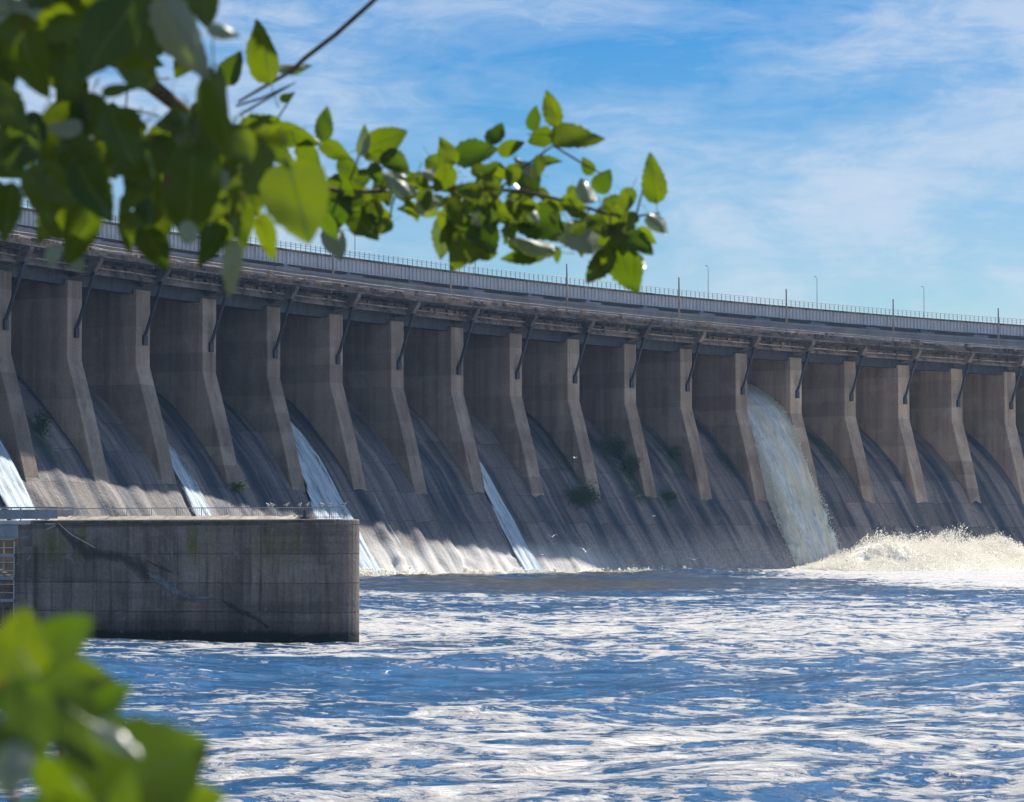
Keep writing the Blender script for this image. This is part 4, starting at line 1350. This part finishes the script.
def leaf_mesh(name, seed, wr=0.78):
    """broad toothed leaf, base at the origin, tip at y = 1, folded along the midrib and curled; stalk behind the base"""
    rr = random.Random(seed)
    n = 14
    fold, curl, twist = rr.uniform(0.1, 0.4), rr.uniform(-0.35, 0.35), rr.uniform(-0.3, 0.3)
    vs, fs, uv = [], [], []
    for i in range(n + 1):
        t = i / n
        w = 0.5 * wr * (math.sin(PI * min(1, t ** 0.62)) ** 0.8) if 0 < t < 1 else 0.0
        w *= 1 + (0.045 * (1 if i % 2 else -1) + rr.uniform(-0.05, 0.05))
        for k in (-1, -0.5, 0, 0.5, 1):
            x = k * w
            back = -0.10 * abs(k) * (1 - t) if t < 0.3 else 0
            z = fold * abs(x) + curl * (t - 0.3) ** 2 + twist * x * (t - 0.5) + 0.03 * math.sin(9 * t + 3 * k + seed)
            vs.append((x, t + back, z))
            uv.append((x, t))
    for i in range(n):
        for k in range(4):
            a = i * 5 + k
            fs.append((a, a + 1, a + 6, a + 5))
    i = len(vs)
    for y, z, r_ in ((0.0, 0.0, 0.012), (-0.25, -0.03, 0.010), (-0.5, -0.1, 0.012)):
        vs += [(-r_, y, z), (r_, y, z), (0, y, z + r_ * 1.6)]
        uv += [(0, 0)] * 3
    for k in range(2):
        a = i + 3 * k
        fs += [(a, a + 1, a + 4, a + 3), (a + 1, a + 2, a + 5, a + 4), (a + 2, a, a + 3, a + 5)]
    me = bpy.data.meshes.new(name)
    me.from_pydata(vs, [], fs)
    l = me.uv_layers.new(name='UVMap')
    for lp in me.loops:
        l.data[lp.index].uv = uv[lp.vertex_index]
    me.polygons.foreach_set('use_smooth', [True] * len(me.polygons))
    me.materials.append(M['leaf'])
    me.update()
    return me


LM = [leaf_mesh('leaf', k, 0.70 + 0.06 * (k % 4)) for k in range(8)]


def leaf_frame(u, v, D, L, ang, kind, rr, wf=1.0):
    """placement of a leaf whose middle is at pixel (u, v), L pixels long, its tip towards ang degrees"""
    a = R(ang)
    size = L * D / FPX
    lean = {'w': 0.15, 'y': 0.25, 'g': 0.3, 'd': 0.45, 'f': 0.1, 'm': 0.1}[kind] * rr.uniform(-1, 1)
    tip = (CR * math.cos(a) + CU * math.sin(a) + CF * lean).normalized()
    nrm = -CF
    nrm = (nrm - tip * nrm.dot(tip)).normalized()
    roll = {'w': rr.uniform(-0.4, 0.4), 'y': rr.uniform(-0.5, 0.5), 'g': rr.uniform(-0.7, 0.7), 'd': rr.uniform(-0.9, 0.9), 'f': rr.uniform(-0.2, 0.2), 'm': 0.0}[kind]
    nrm = Matrix.Rotation(roll, 3, tip) @ nrm
    if kind == 'w' or (kind in 'gd' and rr.random() < 0.08):                    # we see its pale underside
        nrm = -nrm
    if kind == 'w':                                          # face turned up into the sun
        upn = Vector((0.1, -0.8, 0.62)).normalized()
        tip = (tip - upn * tip.dot(upn)).normalized()
        nrm = -upn
    if kind == 'm' or (kind == 'd' and rr.random() < 0.6):
        nrm = (-CF + CU * rr.uniform(0.35, 0.85) + CR * rr.uniform(-0.3, 0.1)).normalized()
        tip = (CR * math.cos(a) + CU * math.sin(a))
        tip = (tip - nrm * tip.dot(nrm)).normalized()
    x = tip.cross(nrm).normalized()
    q = at(u, v, D) - tip * size * 0.5
    m4 = Matrix((x, tip, nrm)).transposed().to_4x4()
    return Matrix.Translation(q) @ m4 @ Matrix.Diagonal((size * wf, size, size, 1))


def put_leaf(parent, Mw, inv, k):
    o = bpy.data.objects.new('leaf', LM[k % len(LM)])
    COL.objects.link(o)
    o.parent = parent
    o.matrix_basis = inv @ Mw
    return o


SPRIG = [  # u, v, length px, direction of the tip, look, width factor
    (551, 107, 34, 105, 'y', 0.8), (579, 139, 50, -8, 'y', 0.75), (538, 137, 24, 200, 'y', 1.1), (535, 117, 24, 80, 'g', 0.8), (653, 176, 46, 98, 'y', 0.75), (659, 224, 28, -60, 'w', 0.9),
    (585, 188, 34, 95, 'w', 0.75), (604, 180, 24, 60, 'g', 1), (478, 154, 40, 10, 'y', 1.1), (446, 151, 28, 110, 'y', 0.9), (497, 135, 26, 70, 'd', 0.9), (512, 146, 26, 20, 'g', 0.8),
    (525, 166, 28, 150, 'd', 0.9), (549, 162, 26, 0, 'd', 0.6), (528, 187, 38, -80, 'd', 0.9), (440, 176, 26, 180, 'w', 0.9), (424, 201, 24, -90, 'y', 0.9), (475, 206, 34, -60, 'd', 1),
    (546, 228, 46, -30, 'd', 1.05), (582, 239, 42, -70, 'w', 1.1), (609, 239, 46, -75, 'g', 0.8), (521, 255, 42, 190, 'g', 0.6), (530, 242, 46, 160, 'w', 0.6), (623, 239, 38, -85, 'd', 0.8),
    (641, 246, 36, -50, 'd', 0.9), (596, 269, 36, 230, 'g', 0.9), (602, 262, 18, -40, 'w', 1), (629, 272, 46, -65, 'g', 0.9), (458, 239, 46, -100, 'd', 0.95), (443, 239, 42, -95, 'g', 0.7),
    (486, 242, 42, -70, 'd', 0.9), (461, 256, 36, -120, 'd', 0.9), (502, 214, 32, -40, 'y', 0.9), (519, 209, 32, -70, 'y', 0.9), (491, 170, 20, 40, 'd', 0.9), (503, 174, 20, -30, 'd', 0.9),
    (557, 256, 16, -90, 'd', 0.8), (569, 198, 18, 40, 'y', 0.9), (587, 165, 18, 120, 'y', 0.9), (467, 190, 26, 150, 'd', 0.9), (455, 210, 30, -100, 'd', 0.9), (491, 222, 28, -80, 'd', 1),
    (558, 205, 22, -20, 'g', 0.8), (508, 232, 26, -110, 'd', 1), (637, 262, 30, -70, 'w', 0.9), (648, 236, 22, -40, 'g', 0.9),
    (265, 49, 58, 100, 'g', 0.75), (233, 66, 34, 70, 'y', 0.9), (296, 66, 32, 25, 'w', 0.7), (288, 97, 15, 45, 'd', 1), (295, 133, 54, -15, 'y', 0.6), (324, 122, 32, 80, 'y', 0.7), (278, 152, 42, -40, 'y', 0.8),
    (338, 152, 34, -30, 'y', 0.7), (362, 138, 30, 85, 'g', 0.6), (389, 139, 40, 20, 'y', 0.85), (398, 165, 36, -45, 'd', 0.9), (405, 188, 30, -20, 'w', 0.9), (363, 177, 28, 30, 'y', 0.8), (350, 172, 28, -60, 'g', 0.8),
    (356, 211, 36, -70, 'd', 0.9), (366, 228, 40, -50, 'd', 0.9), (336, 242, 42, -80, 'w', 0.7), (337, 214, 36, -100, 'g', 0.9), (427, 201, 22, -90, 'y', 1), (414, 211, 22, -60, 'd', 1), (407, 207, 20, 180, 'w', 0.9),
    (437, 174, 26, 10, 'w', 0.8), (447, 149, 28, 120, 'y', 0.8), (379, 153, 26, 10, 'd', 0.9), (375, 175, 22, -70, 'd', 0.9), (343, 190, 30, -40, 'g', 0.9), (313, 160, 40, -60, 'g', 0.9), (322, 190, 36, -80, 'd', 0.9), (262, 128, 40, 20, 'g', 0.9),
    (330, 226, 30, -60, 'g', 0.8), (378, 222, 22, -40, 'd', 0.9), (387, 200, 18, -80, 'd', 0.9)]
BIG = [  # the nearer, more blurred leaves of the overhanging crown
    (300, 206, 98, -75, 'f', 1.05), (222, 122, 118, -82, 'd', 0.62), (188, 40, 110, -60, 'g', 0.75), (182, 130, 50, -95, 'w', 0.75), (122, 140, 70, -70, 'g', 0.9), (157, 250, 58, -60, 'y', 0.75),
    (78, 238, 78, -110, 'y', 0.8), (128, 232, 56, -85, 'y', 0.5), (52, 255, 34, -100, 'w', 0.7), (78, 266, 24, -90, 'w', 0.8), (8, 215, 70, -100, 'y', 0.7), (232, 272, 66, -95, 'g', 0.5), (212, 250, 60, -110, 'd', 0.7),
    (105, 45, 110, -120, 'd', 0.8), (30, 60, 100, -70, 'd', 0.85), (60, 150, 110, -95, 'd', 0.8), (150, 190, 100, -80, 'd', 0.8), (190, 200, 110, -95, 'd', 0.75), (95, 195, 80, -60, 'd', 0.85), (20, 150, 80, -120, 'g', 0.8),
    (70, 18, 70, 20, 'g', 0.8), (140, 20, 90, -30, 'd', 0.8), (15, 15, 70, 200, 'w', 0.7), (100, 22, 46, -60, 'w', 0.6), (205, 8, 60, -80, 'd', 0.8), (45, 195, 80, -80, 'd', 0.8), (10, 110, 80, -60, 'd', 0.8),
    (225, 30, 40, -20, 'w', 0.8), (255, 175, 80, -100, 'd', 0.7), (245, 230, 60, -90, 'g', 0.6), (62, 190, 60, -40, 'g', 0.8), (120, 90, 40, 10, 'd', 0.7), (85, 120, 70, -100, 'd', 0.9), (165, 160, 80, -70, 'd', 0.8),
    (190, 235, 40, -80, 'w', 0.7), (42, 75, 60, -80, 'w', 0.3), (245, 150, 50, -70, 'g', 0.8), (268, 240, 60, -80, 'g', 0.7), (135, 70, 60, 160, 'd', 0.8), (140, 45, 70, -50, 'w', 0.35), (215, 165, 70, -70, 'd', 0.6)]
GAPS = [(35, 101, 16), (101, 79, 9), (115, 90, 12), (138, 99, 15), (166, 86, 13), (181, 103, 9), (154, 119, 8), (28, 192, 14), (106, 194, 10), (212, 70, 10), (216, 40, 14), (240, 105, 12), (246, 15, 22), (243, 85, 8), (225, 42, 10), (195, 245, 8)]
EDGE_U = [0, 30, 45, 75, 92, 100, 120, 140, 160, 175, 190, 210, 232, 250, 262]
EDGE_V = [215, 232, 250, 262, 225, 190, 205, 262, 262, 225, 235, 250, 270, 235, 190]

tree_base = Vector((-2.1, 3.6, float(bank_h(np.array(-2.1), np.array(3.6))) - 0.1))
tree = empty('poplar_tree', tree_base, 0, 'leafy poplar tree overhanging the view with blurred sunlit leaves', 'tree')
tinv = Matrix.Translation(-tree_base)
tk = MB().tube([(0, 0, 0), (0.05, 0.02, 1.0), (0.0, 0.1, 2.2), (0.12, 0.1, 3.6), (0.05, 0.2, 5.5)], [0.16, 0.13, 0.11, 0.08, 0.04], 10)
tk.build('trunk', M['bark'], tree, smooth=True)


def L_(p):
    return tuple(Vector(p) - tree_base)


fork = tree_base + Vector((0.0, 0.1, 2.2))
b1 = [fork, at(-120, -40, 3.9), at(-10, 10, 3.8), at(120, 60, 3.9), at(250, 165, 4.6), at(345, 193, 5.0), at(440, 187, 5.1), at(522, 191, 5.1), at(570, 202, 5.1), at(607, 214, 5.1), at(630, 217, 5.1), at(660, 213, 5.1)]
MB().tube([L_(p) for p in b1], [0.05, 0.03, 0.02, 0.012, 0.006, 0.004, 0.0036, 0.0032, 0.0028, 0.0026, 0.0022, 0.0014], 7).build('branch', M['bark'], tree, smooth=True)
fork2 = tree_base + Vector((0.1, 0.1, 3.2))
b2 = [fork2, at(520, -160, 4.6), at(430, -60, 4.6), at(372, 2, 4.6), at(335, 35, 4.6), at(305, 58, 4.6), at(290, 72, 4.6), at(262, 88, 4.6), at(238, 102, 4.6)]
MB().tube([L_(p) for p in b2], [0.03, 0.012, 0.006, 0.0036, 0.0038, 0.0036, 0.003, 0.0026, 0.002], 7).build('branch', M['bark'], tree, smooth=True)
for k_, (z0_, pts_) in enumerate(((3.3, [(-0.9, 4.2, 6.0), (-0.2, 4.6, 6.3), (0.5, 4.9, 6.5)]), (3.7, [(-1.4, 3.0, 6.4), (-1.0, 2.6, 6.7)]), (4.2, [(-1.6, 4.6, 6.7), (-0.9, 5.2, 7.0)]), (2.9, [(-1.0, 3.6, 5.7), (-0.3, 3.9, 5.75), (0.2, 4.3, 5.9)]))):
    q0 = tree_base + Vector((0.08, 0.12, z0_))
    pl_ = [q0] + [Vector(p_) for p_ in pts_]
    MB().tube([L_(p_) for p_ in pl_], [0.035 - 0.009 * j_ for j_ in range(len(pl_))], 7).build('branch', M['bark'], tree, smooth=True)
TW = [[(345, 193), (356, 165), (362, 142)], [(345, 193), (352, 212), (360, 225)], [(440, 187), (446, 160)], [(430, 187), (424, 200)], [(500, 189), (520, 170), (540, 155), (554, 145), (554, 118)], [(554, 146), (580, 162), (604, 175)],
      [(636, 216), (640, 200), (643, 188)], [(590, 208), (580, 225)], [(610, 215), (612, 232)], [(250, 165), (270, 130), (295, 92)], [(236, 106), (262, 98), (292, 84)], [(240, 115), (270, 97), (296, 82)], [(475, 188), (480, 165)], [(465, 188), (462, 225)],
      [(120, 60), (128, 82), (170, 78)], [(128, 82), (126, 108), (160, 116)], [(120, 60), (60, 40), (50, 10)], [(375, 190), (385, 160)], [(398, 189), (392, 205), (388, 232)]]
for q in TW:
    dd = 4.3 if q[0][0] < 200 else (4.7 if q[0][0] < 300 else 5.05)
    tw = MB().tube([L_(at(u, v, dd)) for u, v in q], [0.0018] * (len(q) - 1) + [0.0009], 6)
    tw.build('twig', M['bark'], tree, smooth=True)
rl_ = random.Random(21)
nl = 0
for (u, v, L, ang, kind, wf) in SPRIG:
    D = (5.05 if u > 330 else 4.6) + rl_.uniform(-0.12, 0.12)
    L *= 1.03
    put_leaf(tree, leaf_frame(u, v, D, L, ang, kind, rl_, wf), tinv, nl)
    nl += 1
for (u, v, L, ang, kind, wf) in BIG[:22]:
    put_leaf(tree, leaf_frame(u, v, rl_.uniform(2.8, 3.3), L * 0.82, ang, kind, rl_, wf), tinv, nl)
    nl += 1
# the rest of the crown, more leaves than one could count
vs, fs, uv = [], [], []


def stuff_leaf(Mw, k):
    me = LM[k % len(LM)]
    i = len(vs)
    for vtx in me.vertices:
        vs.append(tinv @ Mw @ vtx.co)
    for p in me.polygons:
        fs.append(tuple(i + j for j in p.vertices))
    u_ = [None] * len(me.vertices)
    for lp in me.loops:
        u_[lp.vertex_index] = tuple(me.uv_layers[0].data[lp.index].uv)
    uv.extend([q or (0, 0) for q in u_])


for (u, v, L, ang, kind, wf) in BIG[22:]:
    stuff_leaf(leaf_frame(u, v, rl_.uniform(2.8, 3.4), L * 0.8, ang, kind, rl_, wf), rl_.randrange(8))
for k in range(130):                                   # small leaves crowding round the sprig
    f = rl_.random()
    u = 330 + 300 * f
    v = np.interp(u, [330, 440, 520, 607, 660], [195, 190, 193, 214, 216]) + rl_.gauss(14, 20)
    if v > np.interp(u, [330, 380, 400, 430, 470, 520, 560, 600, 630, 660], [235, 235, 195, 215, 262, 250, 235, 268, 275, 230]) or (v < 165 and u > 400):
        continue
    stuff_leaf(leaf_frame(u, v, rl_.uniform(4.95, 5.25), rl_.uniform(15, 30), rl_.gauss(-75, 55), rl_.choice('ddgyw'), rl_, 0.9), rl_.randrange(8))
cnt = 0
while cnt < 560:
    u, v = rl_.uniform(-70, 262), rl_.uniform(-90, 275)
    if v > np.interp(u, EDGE_U, EDGE_V) - 22 or (u > 195 and v < 95) or (u > 225 and v < 120):
        continue
    L = rl_.uniform(36, 70)
    ang = rl_.gauss(-85, 40)
    if any(math.hypot(u - a, v - c) < rad * 0.85 + L * 0.34 for a, c, rad in GAPS):
        continue
    D = rl_.uniform(3.1, 4.6)
    stuff_leaf(leaf_frame(u, v, D, L * 3.0 / D * 0.9, ang, rl_.choice('gdddmyw' if D < 3.7 else 'ygdm'), rl_, 0.85), rl_.randrange(8))
    cnt += 1
for k in range(480):                                  # unseen leaves added towards the sun to shade what hangs below
    y = rl_.uniform(2.6, 4.6)
    t = rl_.uniform(0.6, 2.4)
    q = at(rl_.uniform(-60, 250), rl_.uniform(-40, 290), rl_.uniform(2.4, 4.2)) + SVEC * t
    if q.z < EYE + q.y * 0.185 + 0.08:
        continue
    a = Vector((rl_.gauss(0, 0.5), rl_.gauss(0, 0.5), rl_.gauss(-0.6, 0.4))).normalized()
    b_ = Vector((rl_.gauss(0, 0.6), rl_.gauss(0, 0.6), 1)).cross(a).normalized()
    size = rl_.uniform(0.06, 0.10)
    m4 = Matrix((b_, a, b_.cross(a))).transposed().to_4x4()
    stuff_leaf(Matrix.Translation(q) @ m4 @ Matrix.Diagonal((size, size, size, 1)), rl_.randrange(8))
for k in range(420):                                  # unseen leaves added above and left of view, shading what hangs below
    p = Vector((rl_.gauss(-1.35, 0.5), rl_.uniform(2.3, 5.4), rl_.gauss(6.2, 0.5)))
    if p.z < EYE + p.y * 0.19 + 0.05 and p.x > -0.19 * p.y:
        continue
    a = Vector((rl_.gauss(0, 0.5), rl_.gauss(0, 0.5), rl_.gauss(-0.6, 0.4))).normalized()
    b_ = Vector((rl_.gauss(0, 0.6), rl_.gauss(0, 0.6), 1)).cross(a).normalized()
    size = rl_.uniform(0.06, 0.10)
    m4 = Matrix((b_, a, b_.cross(a))).transposed().to_4x4()
    stuff_leaf(Matrix.Translation(p) @ m4 @ Matrix.Diagonal((size, size, size, 1)), rl_.randrange(8))
o = obj_from('foliage', vs, fs, M['leaf'], tree, smooth=True, uvs=uv)
o['kind'] = 'stuff'

# bush at the lower left, very near the lens
bush_base = Vector((-0.35, 1.35, float(bank_h(np.array(-0.35), np.array(1.35))) - 0.05))
bush = empty('poplar_shoot', bush_base, 0, 'blurred bright green leafy shoot close to the lens at the bottom left corner', 'shrub')
binv = Matrix.Translation(-bush_base)
stm = MB()
for (u, v, D) in ((60, 720, 1.45), (20, 660, 1.5), (140, 790, 1.35)):
    e = at(u, v, D)
    stm.tube([(0, 0, 0), tuple((e - bush_base) * 0.55 + Vector((0.03, 0.02, 0))), tuple(e - bush_base)], [0.008, 0.005, 0.002], 6)
stm.build('stem', M['bark'], bush, smooth=True)
LOWER = [(68, 634, 62, 35, 'f', 1.1, 1.45), (18, 650, 90, 80, 'f', 1.05, 1.42), (112, 698, 50, 35, 'y', 0.8, 1.4), (146, 775, 140, 30, 'm', 1.2, 1.35), (70, 725, 110, -60, 'm', 0.9, 1.32), (33, 735, 90, -80, 'd', 0.8, 1.3),
         (10, 770, 60, -100, 'w', 0.8, 1.25), (128, 790, 60, 80, 'y', 0.6, 1.22), (85, 680, 70, -10, 'd', 0.8, 1.5), (20, 700, 80, 190, 'm', 0.8, 1.38), (80, 790, 90, -50, 'd', 0.9, 1.28), (0, 660, 80, 120, 'y', 0.8, 1.48), (45, 690, 70, 60, 'g', 0.8, 1.36), (120, 740, 60, -40, 'w', 0.5, 1.3),
         (190, 800, 80, 10, 'g', 0.8, 1.36), (-30, 740, 110, 20, 'd', 0.8, 1.4), (50, 830, 120, 20, 'd', 0.8, 1.3), (150, 850, 120, 10, 'd', 0.8, 1.34)]
for k, (u, v, L, ang, kind, wf, D) in enumerate(LOWER):
    put_leaf(bush, leaf_frame(u, v, D, L, ang, kind, rl_, wf), binv, k)
for o_ in bpy.data.objects:
    if o_.name.startswith('driftwood_log'):
        x_, y_, z_ = arc(121.5, 13.2, 0.25)
        o_.location = (x_, y_, z_)
        o_.rotation_euler = (0, 0.35, arc_rz(121.5) + 1.2)
        tag(o_, 'weathered driftwood log stranded at the foot of the apron', 'log')
